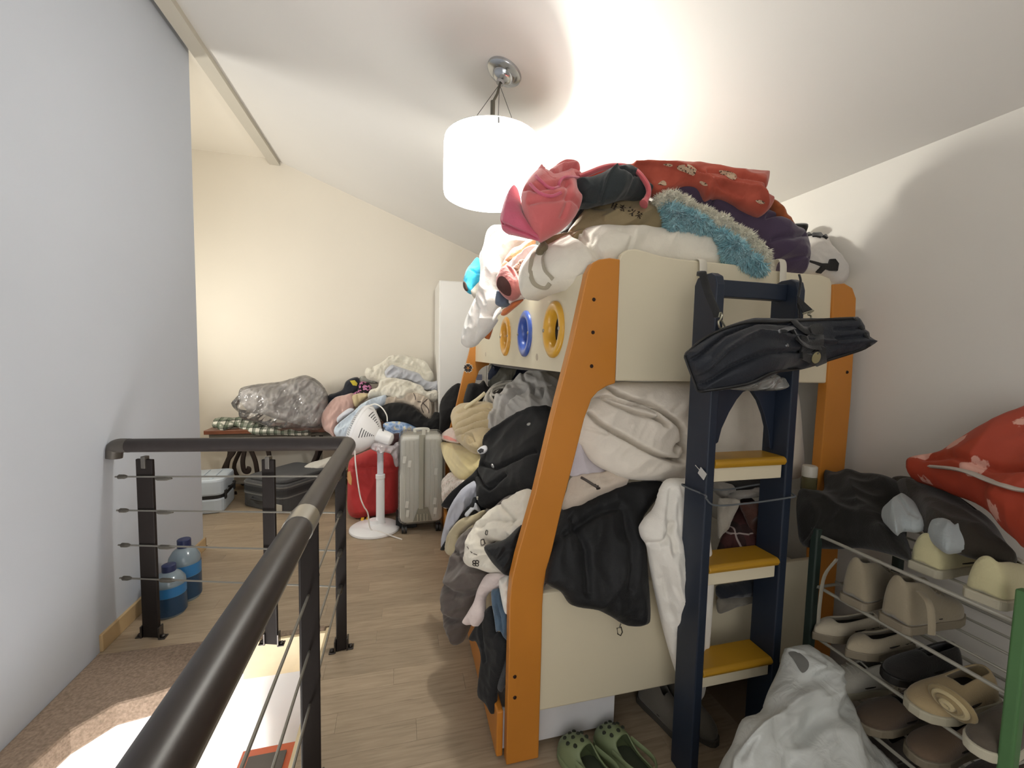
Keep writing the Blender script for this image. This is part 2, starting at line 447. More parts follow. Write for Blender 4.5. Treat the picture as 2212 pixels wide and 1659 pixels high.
for r in range(40):
    y0 = 1.13+r*PW
    off = (r*.37 % 1)*PL
    if y0+PW > YF: break
    xa, xb = (-.37, 1.30) if y0 < EDGE_Y-.005 else (-2.3 if y0 > 3.45 else XL, 1.30 if y0 < 2.6 else .75)
    if y0 < EDGE_Y-.005 and y0+PW > EDGE_Y+.005: pass
    x = xa-off
    while x < xb:
        p0, p1 = max(x, xa), min(x+PL, xb)
        if p1-p0 > .03 and not (y0 < EDGE_Y and p0 < EDGE_X-.01):
            if abs(p1-p0-PL) < 1e-6 and full is not None:
                o = bpy.data.objects.new('plank', full); COL.objects.link(o); o.parent = floor
            else:
                b2 = nb(); L = (p1-p0)/2-.0003; h = PW/2-.0003
                box(b2, (-L, -h, -.011), (L, h, 0)); bmesh.ops.bevel(b2, geom=[e for e in b2.edges if all(v.co.z > -.001 for v in e.verts)], offset=.0004, segments=1, affect='EDGES')
                o = obj('plank', b2, PLANK, floor)
                if abs(p1-p0-PL) < 1e-6: full = o.data
            o.location = ((p0+p1)/2, y0+PW/2, 0)
        x += PL
# landing at the head of the stairs, brown and rough, with a curved nosing
bm = nb()
poly = [(EDGE_X-.02, EDGE_Y+.03)]+[(EDGE_X-.02, EDGE_Y-.012)]+land+[(-1.255, -1.0), (XL, -1.0), (XL, EDGE_Y+.03)]
prism(bm, [(x, y, -.10) for x, y in poly], (0, 0, .104))
lm = bpy.data.materials.new('landing_carpet'); t = NT(lm); v = t.coord(); nz = t.n('ShaderNodeTexNoise', i_Scale=90.0, i_Detail=5.0); t.l(v, nz.inputs['Vector'])
t.l(t.ramp(nz.outputs[0], [(.3, hexc('#7d6c5c')), (.7, hexc('#a08b79'))]), t.b.inputs['Base Color']); t.b.inputs['Roughness'].default_value = .95; t.bump(nz.outputs[0], .6, .004)
struct('floor_landing', bm, lm, bevel=.012)
TRIM = plain('#d9c6a0', .5, noise_scale=14)
bm = nb(); box(bm, (EDGE_X-.012, -1.0, -.19), (EDGE_X+.001, EDGE_Y, .004)); struct('trim_1', bm, TRIM)
bm = nb(); box(bm, (-.76, EDGE_Y-.03, -.19), (EDGE_X, EDGE_Y-.012, -.004)); struct('trim_2', bm, TRIM)
# stairwell below
bm = nb(); box(bm, (-1.9, 2.30, -2.6), (-.3, 2.4, -.1)); struct('wall_stairwell_far', bm, W_WHITE)
bm = nb(); box(bm, (-1.95, -1.3, -2.6), (XL-.02, 2.4, -.1)); struct('wall_stairwell_left', bm, W_WHITE)
bm = nb(); box(bm, (EDGE_X, -1.3, -2.6), (EDGE_X+.1, 2.4, -.19)); struct('wall_stairwell_right', bm, W_WHITE)
bm = nb(); box(bm, (-1.95, -1.3, -2.7), (EDGE_X, 2.4, -2.6)); struct('floor_downstairs', bm, plain('#e6e2da', .5))
# left wall, alcove, far wall, right wall
bm = nb(); box(bm, (XL-.22, YB, -.1), (XL, 3.412, 3.62)); struct('wall_left', bm, W_LEFT)
bm = nb(); box(bm, (-2.75, 3.2, 0), (XL-.2, 3.412, 3.6)); struct('wall_alcove_front', bm, W_FAR)
bm = nb(); box(bm, (-2.75, 3.412, 0), (-2.6, YF, 3.6)); struct('wall_alcove_left', bm, W_FAR)
bm = nb(); box(bm, (-2.75, YF, -.1), (XR+.1, YF+.12, 3.7)); struct('wall_far', bm, W_FAR)
bm = nb(); box(bm, (XR, YB, -.1), (XR+.12, YF, 2.45)); struct('wall_right', bm, W_RIGHT)
# back wall behind the camera; window opening on the left added for fill light
bm = nb()
for lo, hi in (((XL, -.1), (-1.3, 3.7)), ((.7, -.1), (XR+.1, 3.7)), ((-1.3, -.1), (.7, .5)), ((-1.3, 2.5), (.7, 3.7))):
    box(bm, (lo[0], YB-.12, lo[1]), (hi[0], YB, hi[1]))
struct('wall_back', bm, W_WHITE)
# ceiling: sloping plane, beam at its head, flat part beyond the beam
bm = nb(); xs = -1.33
prism(bm, [(xs, YB, ceil_z(xs)), (XR+.1, YB, ceil_z(XR+.1)), (XR+.1, YB, ceil_z(XR+.1)+.12), (xs, YB, ceil_z(xs)+.12)], (0, YF-YB, 0))
struct('ceiling', bm, W_CEIL)
bm = nb(); box(bm, (-2.75, YB, ZL), (-1.30, YF, ZL+.12)); struct('ceiling_alcove', bm, W_FAR)
bm = nb(); box(bm, (-1.345, YB, 3.37), (-1.25, YF, 3.52)); struct('trim_3', bm, wall_mat('beam_shaded_paint', '#c4beb1'))  # beam colour darkened: the shade on it is put into the paint
# baseboards
BB = plain('#c2a67c', .5, noise_scale=12)
bm = nb(); box(bm, (XL-.002, 2.33, 0), (XL+.014, 3.425, .085)); box(bm, (XL-.2, 3.411, 0), (XL+.014, 3.425, .085)); struct('baseboard_left', bm, BB, bevel=.004)
bm = nb(); box(bm, (-2.6, YF-.015, 0), (.38, YF, .085)); struct('baseboard_far', bm, BB, bevel=.004)
# ------------------------------------------------------------------ pendant lamp
LX, LY = .405, 2.03
CHROME = plain('#b9bcc0', .18, 1.0, noise_scale=3, var=.03); BLACK = plain('#141414', .5); STEEL = plain('#8f9194', .35, .9)
def xyz(*a): return Vector(a)
cn = Vector((.373, 0, 1)).normalized()
lamp = thing('pendant_lamp', (LX, LY, 2.72), 'glowing white drum shade pendant lamp hanging from sloped ceiling on chrome canopy', 'lamp')
cpos = Vector((LX+.053, LY, ceil_z(LX+.053)))
lathe_prof = [(0, -.062), (.018, -.062), (.02, -.05), (.036, -.044), (.046, -.034), (.05, -.022), (.072, -.018), (.082, -.01), (.085, 0)]
bm = lathe(nb(), lathe_prof, cpos, 36, cn, caps=False); obj('canopy', bm, CHROME, lamp, smooth=True, angle=30)
ctr = Vector((LX, LY, 0))
hub = cpos-cn*.06
bm = nb(); tube(bm, [hub+cn*.01, (LX+.02, LY, hub.z-.05), (LX, LY, hub.z-.09)], .006, 8); tube(bm, [(LX, LY, hub.z-.085), (LX, LY, 2.36)], .011, 10); obj('pole', bm, plain('#6d6a60', .4, .7), lamp, smooth=True)
SR, Z0, Z1 = .225, 2.19, 2.45
for k in range(3):
    a = math.radians(25+120*k); b = nb(); tube(b, [hub-cn*.005, (LX+(SR-.01)*math.cos(a), LY+(SR-.01)*math.sin(a), Z1-.01)], .0013, 5); obj('suspension_wire', b, BLACK, lamp)
    b = nb(); tube(b, [(LX+(SR+.004)*math.cos(a), LY+(SR+.004)*math.sin(a), Z1-.012), (LX+(SR+.007)*math.cos(a), LY+(SR+.007)*math.sin(a), Z1-.04)], .005, 8); obj('wire_clip', b, STEEL, lamp, smooth=True)
gm = bpy.data.materials.new('lit_lamp_shade'); t = NT(gm); t.t.nodes.remove(t.b)
tr = t.n('ShaderNodeBsdfTransparent'); tr.inputs[0].default_value = (.62, .62, .60, 1); em = t.n('ShaderNodeEmission', i_Strength=4.0); em.inputs[0].default_value = (1, .99, .97, 1)
ad = t.n('ShaderNodeAddShader'); t.l(tr.outputs[0], ad.inputs[0]); t.l(em.outputs[0], ad.inputs[1]); t.l(ad.outputs[0], t.out.inputs[0])
prof = [(SR-.018, Z0), (SR-.004, Z0+.008), (SR, Z0+.03), (SR, Z1-.03), (SR-.004, Z1-.008), (SR-.018, Z1)]
bm = lathe(nb(), prof, ctr, 48, caps=False); obj('shade', bm, gm, lamp, smooth=True)
bm = lathe(nb(), [(.0, Z1-.002), (SR-.004, Z1-.002), (SR-.004, Z1+.001), (.0, Z1+.001)], ctr, 40, caps=False); obj('shade_top', bm, plain('#dcdad4', .5), lamp, smooth=True)
bm = lathe(nb(), [(0, Z0+.012), (SR-.016, Z0+.012)], ctr, 40, caps=False); obj('diffuser', bm, gm, lamp, smooth=True)
pl = bpy.data.lights.new('lamp_bulb', 'POINT'); pl.energy = LAMP_POWER; pl.shadow_soft_size = .055; pl.color = (1, .975, .92)
o = bpy.data.objects.new('lamp_bulb', pl); COL.objects.link(o); o.location = (LX+.055, LY-.01, 2.28)

# ------------------------------------------------------------------ stair railing
RAILM = plain('#2f2927', .4, .05, spec=.4, noise_scale=20, var=.1); POSTM = plain('#231e1c', .55, .0, spec=.2); SILV = plain('#a9a69e', .3, .9); WIRE = plain('#8d8a82', .4, .7)
rail = thing('stair_railing', (-.25, 2.1, 0), 'dark brown metal stair railing with round handrail and steel cables', 'railing')
CRN = Vector((-.242, 2.10, 1.015)); WEND = Vector((XL+.015, 2.455, .965))
dfar = (WEND-CRN)
def fp(s, z): return Vector((CRN.x+dfar.x*s, CRN.y+dfar.y*s, z))
E0 = CRN+dfar*.045
far_pts = smooth_path([CRN+Vector((0, -.045, 0)), CRN+Vector((-.008, -.012, 0)), CRN+Vector((-.03, .006, -.001)), E0], 4)+[CRN+dfar*.5, CRN+dfar*.93]
bm = tube(nb(), [(-.242, -.6, 1.025), (-.242, .4, 1.023), (-.242, 1.2, 1.02)]+[far_pts[0]]+far_pts[1:], .033, 18); obj('handrail', bm, RAILM, rail, smooth=True, angle=60)
bm = tube(nb(), smooth_path([CRN+dfar*.925, CRN+dfar*.965, WEND+Vector((.012, 0, -.012)), WEND+Vector((.004, 0, -.06))], 6), .0345, 16); obj('elbow', bm, plain('#5d5852', .4, .5), rail, smooth=True)
for yy, ln in ((1.119, .085),):
    bm = cylz(nb(), (-.242, yy-ln/2, 1.02), .0355, ln, 20, (0, 1, 0)); obj('collar', bm, SILV, rail, smooth=True, label='silver collar')
CZ = [.862, .685, .500, .322]
def post(c, d, wd, th, ztop, near=False):
    """flat bar at c, broad along d"""
    c = Vector(c); d = Vector(d).normalized(); n = d.cross(Vector((0, 0, 1)))
    P = [c+d*(sx*wd/2)+n*(sy*th/2) for sx, sy in ((-1, -1), (1, -1), (1, 1), (-1, 1))]
    p = obj('post', prism(nb(), P, (0, 0, ztop)), POSTM, rail, bevel=.004)
    b = nb(); box(b, (-.011, -th/2-.006, 0), (.011, th/2+.006, .06), Matrix.Translation(c+Vector((0, 0, ztop-.045))) @ Matrix(((d.x, n.x, 0, 0), (d.y, n.y, 0, 0), (0, 0, 1, 0), (0, 0, 0, 1)))); obj('saddle_bracket', b, plain('#6e6a64', .4, .6), p, bevel=.003)
    b = nb(); lathe(b, [(.014, 0), (.014, .006), (.008, .011), (0, .012)], c-n*(th/2+.01)*(-1 if n.y > 0 else 1)+Vector((0, 0, ztop-.02)), 12, -n if n.y > 0 else n); obj('bolt', b, SILV, p, smooth=True)
    for s in (-1, 1):
        b = nb(); q = c+d*(s*(wd/2+.018)); box(b, (-.014, -.02, 0), (.014, .02, .006), Matrix.Translation(q)); box(b, (-.004, -.02, 0), (.004, .02, .06), Matrix.Translation(q-d*(s*.014)))
        lathe(b, [(.011, .006), (.011, .012), (.006, .017), (0, .018)], q, 10); obj('foot_bracket', b, plain('#4b4744', .35, .8), p, bevel=.002)
    return p
post(fp(.86, 0), (dfar.x, dfar.y, 0), .085, .016, .905)
post(fp(.335, 0), (dfar.x, dfar.y, 0), .062, .016, .925)
post((-.283, 2.10, 0), (1, .2, 0), .048, .02, .955)
post((-.283, 1.40, 0), (1, .35, 0), .058, .02, .955)
post((-.283, .25, 0), (1, .35, 0), .058, .02, .955)
for z in CZ:
    zz = z*.945
    a = Vector((-.29, 2.105, z)); b_ = fp(.985, zz)
    off = Vector((0, -.012, 0))
    bm = nb(); tube(bm, [a+off, b_+off], .0042, 6)
    c = obj('cable', bm, WIRE, rail, smooth=True)
    u = (b_-a).normalized()
    for p_, l_ in ((b_+off-u*.02, .045), (fp(.80, zz)+off, .07)):
        bm = nb(); tube(bm, [p_-u*l_, p_-u*l_*.6, p_, p_+u*l_*.2], [.004, .011, .0115, .005], 8); obj('turnbuckle', bm, plain('#6b675f', .4, .7), c, smooth=True)
    bm = nb(); tube(bm, [(-.283, 2.12, z), (-.283, .1, z)], .0042, 6); c2 = obj('cable', bm, WIRE, rail, smooth=True)
    for yy in (1.46, 2.05):
        bm = nb(); tube(bm, [(-.283, yy-.03, z), (-.283, yy-.01, z), (-.283, yy+.05, z), (-.283, yy+.08, z)], [.005, .012, .012, .004], 8); obj('turnbuckle', bm, plain('#4b4844', .4, .7), c2, smooth=True)

# ------------------------------------------------------------------ bunk bed
ORANGE = plain('#c67f2c', .42, noise_scale=4, var=.05, coat=.1); CREAM = plain('#ddd3b8', .45, noise_scale=3, var=.02, coat=.1); NAVY = plain('#1c2636', .45, noise_scale=4, var=.06); YEL = plain('#b5871f', .42, coat=.15); SCREW = plain('#3a2c28', .4, .6)
bed = thing('bunk_bed', (1.1, 2.5, 0), 'cream bunk bed with slanting orange frames and round portholes', 'bed')
BY = 1.35
def fpx(pts, y=BY): return [at(px, py, Y=y) for px, py in pts]
left_face = [(1295, 560), (1318, 557), (1340, 560), (1333, 740), (1329.5, 828), (1311, 834), (1292, 846), (1278, 862), (1272.5, 878), (1263, 903), (1236, 1011), (1215.6, 1090), (1192.6, 1190), (1184, 1221), (1175, 1265), (1172, 1310), (1170.5, 1396), (1166, 1550)]
lf = fpx(left_face); zbot = [(1163, 1659)]
lf += [Vector((lf[-1].x, BY, 0)), ]
lfl = fpx([(1096, 1550), (1100, 1396), (1101, 1304), (1106, 1251), (1116.7, 1205), (1132, 1150), (1156, 1065), (1194, 903), (1236, 740), (1269.6, 588), (1280, 568)])
lf += [Vector((lfl[0].x, BY, 0))]+lfl
FT = .042
for yy in (BY, 3.60):
    fr = obj('slanted_frame', prism(nb(), [p+Vector((0, yy-BY, 0)) for p in lf], (0, FT, 0)), ORANGE, bed, bevel=.004)
    if yy == BY:
        for px, py in ((1283, 647), (1281, 718), (1278, 791), (1112, 1462), (1112, 1507)):
            c = at(px, py, Y=BY); b = lathe(nb(), [(0, .003), (.005, .003), (.007, 0), (.007, -.002)], c, 10, (0, -1, 0)); obj('screw', b, SCREW, fr, smooth=True)
    else:
        c = at(1011, 795, Y=3.60)
        for k in range(5):
            a = math.radians(90+72*k); d = Vector((math.cos(a), 0, math.sin(a))); e = Vector((-d.z, 0, d.x))
            P = [c+d*.006, c+d*.022+e*.016, c+d*.036+e*.013, c+d*.032, c+d*.036-e*.013, c+d*.022-e*.016]
            b = prism(nb(), [p+Vector((0, -.002, 0)) for p in P], (0, .003, 0)); obj('clover_petal', b, plain('#2a2120', .5), fr, label='black petal of a clover ornament')
            P2 = [c+(p-c)*1.18 for p in P]; b = prism(nb(), [p+Vector((0, -.0008, 0)) for p in P2], (0, .0015, 0)); obj('clover_outline', b, plain('#d8d2c6', .5), fr)
rf = fpx([(1800, 614), (1825, 612), (1842, 622), (1850, 645), (1848, 700), (1838, 870), (1822, 1045)])
rf = rf+[Vector((1.815, BY, 0)), Vector((1.70, BY, 0))]+fpx([(1770, 1045), (1785, 860), (1795, 740), (1799, 680)])
rf = [Vector((min(p.x, XR-.01), p.y, p.z)) for p in rf]
for yy in (BY, 3.60):
    fr = obj('wall_side_frame', prism(nb(), [p+Vector((0, yy-BY, 0)) for p in rf], (0, FT, 0)), ORANGE, bed, bevel=.004)
    if yy == BY:
        c = at(1830, 804, Y=BY); b = lathe(nb(), [(0, .003), (.005, .003), (.007, 0), (.007, -.002)], c, 10, (0, -1, 0)); obj('screw', b, SCREW, fr, smooth=True)
pt = fpx([(1332, 823), (1340, 560), (1345, 548), (1357, 538), (1376, 536), (1400, 542), (1430, 551), (1470, 558), (1515, 562), (1590, 570), (1650, 580), (1720, 588), (1780, 593), (1798, 600), (1803, 615), (1790, 828)])
pt = [Vector((p.x, BY+.008, p.z)) for p in pt]
for yy in (0, 3.61-BY): obj('upper_end_panel', prism(nb(), [p+Vector((0, yy, 0)) for p in pt], (0, .025, 0)), CREAM, bed, bevel=.006)
for yy in (0, 3.61-BY):
    b = nb(); box(b, (.47, BY+.008+yy, .172), (1.72, BY+.033+yy, .612)); obj('lower_end_panel', b, CREAM, bed, bevel=.006)
# long guard panel with portholes
PX = .605
def rail_panel():
    holes = [(at(px, py, X=PX)) for px, py in ((1093, 727), (1135, 721), (1197, 712))]
    y0, y1, z0, z1 = BY+.04, 3.61, 1.385, 1.735
    out = [(y0, z0), (y1, z0), (y1, z1), (y0, z1)]
    pts = []; ed = []
    for i in range(4):
        a, b = Vector(out[i]), Vector(out[(i+1) % 4])
        for k in range(8): pts.append(a+(b-a)*k/8)
    n0 = len(pts); ed += [(i, (i+1) % n0) for i in range(n0)]
    for h in holes:
        s = len(pts)
        for k in range(24): pts.append(Vector((h.y+.078*math.cos(k*math.pi/12), h.z+.078*math.sin(k*math.pi/12))))
        ed += [(s+i, s+(i+1) % 24) for i in range(24)]
    vs, es, fs, *_ = delaunay_2d_cdt(pts, ed, [], 1, 1e-5)
    b = nb(); A = [b.verts.new((PX, v.x, v.y)) for v in vs]; B2 = [b.verts.new((PX+.022, v.x, v.y)) for v in vs]; cnt = {}
    for f in fs:
        c = sum((vs[i] for i in f), Vector((0, 0)))/len(f)
        if any((c-Vector((h.y, h.z))).length < .077 for h in holes): continue
        b.faces.new([A[i] for i in f]); b.faces.new([B2[i] for i in f[::-1]])
        for i in range(len(f)): cnt[(f[i], f[(i+1) % len(f)])] = 1
    for (i, j) in list(cnt):
        if (j, i) not in cnt: b.faces.new((A[i], A[j], B2[j], B2[i]))
    p = obj('guard_panel', b, CREAM, bed)
    for h, col, nm in zip(holes, (plain('#e0a232', .3, coat=.4), plain('#3f5fb4', .3, coat=.4), plain('#e0aa33', .3, coat=.4)), ('yellow-orange', 'blue', 'yellow')):
        R1, R0 = .117, .072
        b = lathe(nb(), [(R0-.004, -.03), (R0-.002, -.008), (R0+.004, .006), (R0+.016, .015), (R1-.012, .015), (R1, .008), (R1, .0), (R1-.01, -.001), (R0+.004, -.003), (R0, -.03)], (PX, h.y, h.z), 36, (-1, 0, 0), caps=False)
        rg = obj('porthole_ring', b, col, p, smooth=True, angle=60, label=nm+' porthole ring')
        for s in (-1, 1):
            b = lathe(nb(), [(0, .005), (.006, .004), (.009, 0)], (PX-.0145, h.y+s*.094, h.z), 10, (-1, 0, 0)); obj('ring_screw', b, plain('#a09a8c', .4, .6), p, smooth=True)
    for px, py in ((1160, 771), (1049, 765)):
        c = at(px, py, X=PX); b = lathe(nb(), [(0, .0012), (.016, .0012), (.017, 0)], c, 18, (-1, 0, 0)); obj('round_sticker', b, plain('#b9ac97', .6), p, smooth=True)
    return p
rail_panel()
b = nb(); box(b, (1.78, BY+.04, 1.385), (1.80, 3.6, 1.70)); obj('wall_side_panel', b, CREAM, bed)
b = nb(); box(b, (.63, BY+.04, 1.39), (1.78, 3.6, 1.415)); obj('upper_bed_base', b, CREAM, bed)
b = nb(); box(b, (.42, BY+.04, .26), (1.80, 3.6, .30)); obj('lower_bed_base', b, CREAM, bed)
b = nb(); box(b, (.392, BY+.045, .20), (.414, 3.6, .47)); obj('side_board', b, CREAM, bed, bevel=.005)
# drawers under the bed
for i, (y0, y1) in enumerate(((1.375, 2.46), (2.48, 3.58))):
    b = nb(); box(b, (.328, y0, .012), (.352, y1, .185)); dr = obj('drawer', b, ORANGE, bed, bevel=.006)
    b = nb(); box(b, (.352, y0+.02, .022), (.80, y0+.035, .168)); box(b, (.352, y1-.035, .022), (.80, y1-.02, .168)); box(b, (.785, y0+.035, .022), (.80, y1-.035, .168)); box(b, (.352, y0+.035, .022), (.785, y1-.035, .034)); obj('drawer_box', b, plain('#d7d6d8', .55), dr, label='white drawer box')
# mattresses (rest on the bed: things of their own)
MATT = fab('#d9d3c6', weave=400)
b = nb(); rbox(b, (.64, 1.41, 1.416), (1.77, 3.58, 1.52), .04); tag(obj('mattress', b, MATT, None, bevel=.02), 'thin white mattress on the upper bunk under the bedding pile', 'mattress')
b = nb(); rbox(b, (.43, 1.41, .301), (1.77, 3.58, .53), .04); tag(obj('mattress', b, MATT, None, bevel=.02), 'white mattress on the lower bunk beneath the clothes pile', 'mattress')

# ladder with box steps
LYF, LYB = 1.13, 1.235
lad = thing('bunk_ladder', (1.12, 1.2, 0), 'navy blue bunk ladder with yellow treads leaning on cream end panel', 'ladder')
for x0, x1 in ((.943, .974), (1.259, 1.290)):
    zt = 1.722
    P = [(LYF, 0), (LYB, 0), (LYB, 1.60), (LYB, zt-.03), (LYB-.012, zt-.008), (LYB-.035, zt), (LYF+.03, zt), (LYF+.008, zt-.012), (LYF, zt-.04)]
    obj('ladder_rail', prism(nb(), [(x0, y, z) for y, z in P], (x1-x0, 0, 0)), NAVY, lad, bevel=.004)
b = nb(); box(b, (.974, 1.17, 1.652), (1.259, 1.205, 1.706)); obj('crossbar', b, NAVY, lad, bevel=.003)
arch = [(412, 1090), (440, 980), (500, 850), (560, 750), (610, 690), (650, 675), (690, 685), (740, 760), (780, 870), (810, 1000), (825, 1140)]
YA = 1.19
ap = [at(*cpt('F', p), Y=YA) for p in arch]
zb_, zt_ = 1.135, 1.40
poly = [Vector((.974, YA, zb_))]+[Vector((max(.974, min(1.259, p.x)), YA, max(p.z, zb_))) for p in ap]+[Vector((1.259, YA, zb_)), Vector((1.259, YA, zt_)), Vector((.974, YA, zt_))]
obj('arch_panel', prism(nb(), poly, (0, .018, 0)), NAVY, lad, bevel=.002)
for zt, zm, zb in ((1.125, 1.097, 1.050), (.771, .745, .700), (.410, .385, .343)):
    b = nb(); prism(b, [(.975, LYF+.002, zm), (.975, LYF-.004, zm+.012), (.975, LYF-.001, zt-.006), (.975, LYF+.008, zt), (.975, LYB, zt), (.975, LYB, zm)], (.283, 0, 0)); st_ = obj('tread', b, YEL, lad, bevel=.003)
    b = nb(); box(b, (.975, LYF+.010, zb), (1.252, LYB-.005, zm)); obj('step_box', b, CREAM, st_, bevel=.003)
for px, w_ in ((1516, .016), (1688, .016)):
    p = at(px, 570, Y=BY); P = [(p.x, BY-.012, p.z-.075), (p.x, BY-.008, p.z+.0), (p.x, BY+.01, p.z+.017), (p.x, BY+.035, p.z+.005), (p.x, BY+.042, p.z-.05)]
    b = nb(); tube(b, smooth_path(P, 5), 1., 8, flat=(w_, .004)); obj('hook', b, plain('#d8d2c2', .4), lad, smooth=True)
# cord tied round the ladder rails
b = nb(); zc = .985
tube(b, smooth_path([(.937, 1.125, zc+.03), (.94, 1.122, zc+.02), (.976, 1.122, zc-.005), (1.1, 1.128, zc-.01), (1.255, 1.122, zc+.0), (1.295, 1.125, zc+.008), (1.295, 1.24, zc+.01), (1.1, 1.24, zc), (.937, 1.24, zc+.03)], 5, True), .003, 6, closed=True)
tag(obj('cord', b, plain('#5f6468', .7), None, smooth=True), 'thin grey cord tied around both navy ladder rails below the top tread', 'cord')

cloth('blanket', '0', [(1060, 650), (1130, 600), (1250, 590), (1262, 690), (1245, 770), (1200, 800), (1100, 795), (1050, 770)], ('X', .70), fab('#4d4238'), 'dark brown cloth added inside the upper bunk to darken the portholes', 'blanket', T=.03, B=.1, rim=.05)  # dark cloth added behind the portholes in place of the shade inside
# ------------------------------------------------------------------ far end: wardrobe, bench, cases, fan
b = nb(); box(b, (.36, 4.42, 0), (1.85, 5.03, 2.19)); WHL = plain('#e9e7e2', .4, noise_scale=2, var=.01)
wd = tag(obj('wardrobe', b, WHL, None, bevel=.004), 'tall plain white wardrobe standing at the far wall behind the bunk bed', 'wardrobe')
for x0, x1 in ((.372, .862), (.866, 1.356), (1.36, 1.84)):
    b = nb(); box(b, (x0, 4.40, .06), (x1, 4.42, 2.18)); d_ = obj('door', b, WHL, wd, bevel=.003)
c = at(1035, 815, Y=4.40); b = nb(); box(b, (c.x-.03, 4.397, c.z-.03), (c.x+.03, 4.401, c.z+.03)); obj('label_sticker', b, plain('#8b90a8', .5), wd, label='small blue-grey square label')
IRON = plain('#2d211b', .5, .3); WOODR = plain('#6d3d26', .4, noise_scale=9, var=.18, coat=.2)
bn = thing('bench', (-.8, 4.8, 0), 'long brown wooden bench with curled dark iron legs along the far wall', 'bench')
b = nb(); box(b, (-1.84, 4.60, .62), (.34, 5.02, .662)); obj('bench_top', b, WOODR, bn, bevel=.006)
b = nb(); box(b, (-1.80, 4.615, .585), (.32, 5.0, .62)); obj('apron', b, plain('#4a4339', .6), bn)
def legpath(P, y): return smooth_path([at(*cpt('A', p), Y=y) for p in P], 6)
for P, y in (([(395, 800), (385, 870), (345, 930), (330, 1000), (335, 1040)], 4.66), ([(480, 790), (470, 870), (458, 950), (470, 1020), (500, 1030), (508, 1005), (490, 1000)], 4.66),
             ([(505, 800), (530, 870), (560, 950), (575, 1040), (580, 1075)], 4.66), ([(650, 800), (665, 880), (690, 1000), (705, 1050)], 4.66)):
    pp = legpath(P, y); b = nb(); tube(b, pp, 1., 8, flat=(.022, .012)); e = pp[-1]
    obj('leg', b, IRON, bn, smooth=True)
for x in (-1.7, -.9, -.2, .25):
    for y in (4.68, 4.98):
        b = nb(); tube(b, smooth_path([(x, y, .6), (x+.05, y, .42), (x-.02, y, .2), (x+.06, y, .02), (x+.1, y, .015)], 5), 1., 8, flat=(.02, .012)); obj('leg', b, IRON, bn, smooth=True)
b = nb(); box(b, (-1.75, 4.69, .10), (.3, 4.97, .115)); obj('lower_shelf', b, plain('#6d6459', .6), bn)
tag(cloth('pillow', 'A', [(930, 1010), (990, 960), (1080, 935), (1180, 905), (1235, 925), (1225, 1040), (1100, 1075), (960, 1050)], 4.55, fab('#d8d3c8'), T=.07, B=.1, rim=.08), 'white pillow lying under the bench behind the dark grey suitcase', 'pillow')
b = nb(); box(b, (-.78, 4.55, .28), (-.25, 4.6, .52)); box(b, (-.78, 4.55, .24), (-.25, 4.9, .28)); tag(obj('board', b, plain('#7b6f60', .6, noise_scale=10, var=.15), None, bevel=.004), 'grey-brown board stored beneath the bench behind the railing corner', 'board')
# pale blue hard case
def frame_mat(p0, p1):
    p0, p1 = Vector(p0), Vector(p1); x = (p1-p0).normalized(); y = Vector((0, 0, 1)).cross(x)
    return Matrix(((x.x, y.x, 0, p0.x), (x.y, y.y, 0, p0.y), (0, 0, 1, 0), (0, 0, 0, 1)))
a1 = at(484, 1108, Z=0); a0 = Vector((a1.x-.60, a1.y-.06, 0)); mt = frame_mat(a0, a1); PB = plain('#c6d2de', .35, noise_scale=3, coat=.3)
ws = thing('suitcase', (a0+a1)/2, 'pale blue hard suitcase with black bands lying beside the white wall', 'suitcase')
for z0, z1 in ((.0, .135), (.155, .30)):
    b = nb(); rbox(b, (0, 0, z0), (.60, .42, z1), .07, mt); obj('shell', b, PB, ws, bevel=.02)
b = nb(); rbox(b, (.004, .004, .13), (.596, .416, .16), .068, mt); obj('black_band', b, plain('#1d1f22', .5), ws)
for x in (.1, .2, .3, .4, .5):
    b = nb(); box(b, (x-.012, .05, .298), (x+.012, .37, .306), mt); obj('shell_rib', b, PB, ws, bevel=.003)
b = nb(); tube(b, [mt @ Vector(p) for p in ((.612, .13, .2), (.628, .15, .2), (.628, .27, .2), (.612, .29, .2))], .01, 8); obj('handle', b, plain('#1d1f22', .5), ws, smooth=True)
for y in (.07, .35):
    b = nb(); box(b, (.595, y-.02, .11), (.609, y+.02, .19), mt); obj('latch', b, plain('#26292c', .4), ws, bevel=.003)
# dark grey soft case
near = at(612, 1112, Z=0); lf_ = at(520, 1092, Z=0); d_ = (near-lf_); mt = frame_mat(lf_, near); Lc = d_.length
DG = fab('#4a4a4b', weave=900, sheen=.1); gs = thing('suitcase', (near+lf_)/2, 'dark grey soft suitcase with zip bands lying under the bench', 'suitcase')
b = nb(); rbox(b, (0, 0, .0), (Lc, .62, .25), .08, mt); obj('body', b, DG, gs, bevel=.02)
b = nb(); rbox(b, (.03, .03, .25), (Lc-.03, .59, .285), .07, mt); obj('front_pocket', b, DG, gs, bevel=.014)
for z in (.13, .222):
    b = nb(); rbox(b, (-.004, -.004, z), (Lc+.004, .624, z+.012), .084, mt); obj('zipper', b, plain('#6f6f6d', .5), gs)
b = nb(); rbox(b, (-.003, -.003, .16), (Lc+.003, .623, .205), .083, mt); obj('band', b, plain('#2f3032', .6), gs)
b = nb(); tube(b, [mt @ Vector(p) for p in ((Lc*.3, .0, .1), (Lc*.32, -.025, .1), (Lc*.68, -.025, .1), (Lc*.7, 0, .1))], .011, 8); obj('handle', b, plain('#2a2a2b', .6), gs, smooth=True)
b = nb(); box(b, (Lc*.55, -.006, .02), (Lc*.98, .0, .085), mt); obj('corner_guard', b, plain('#b9b4a6', .5), gs, bevel=.004)
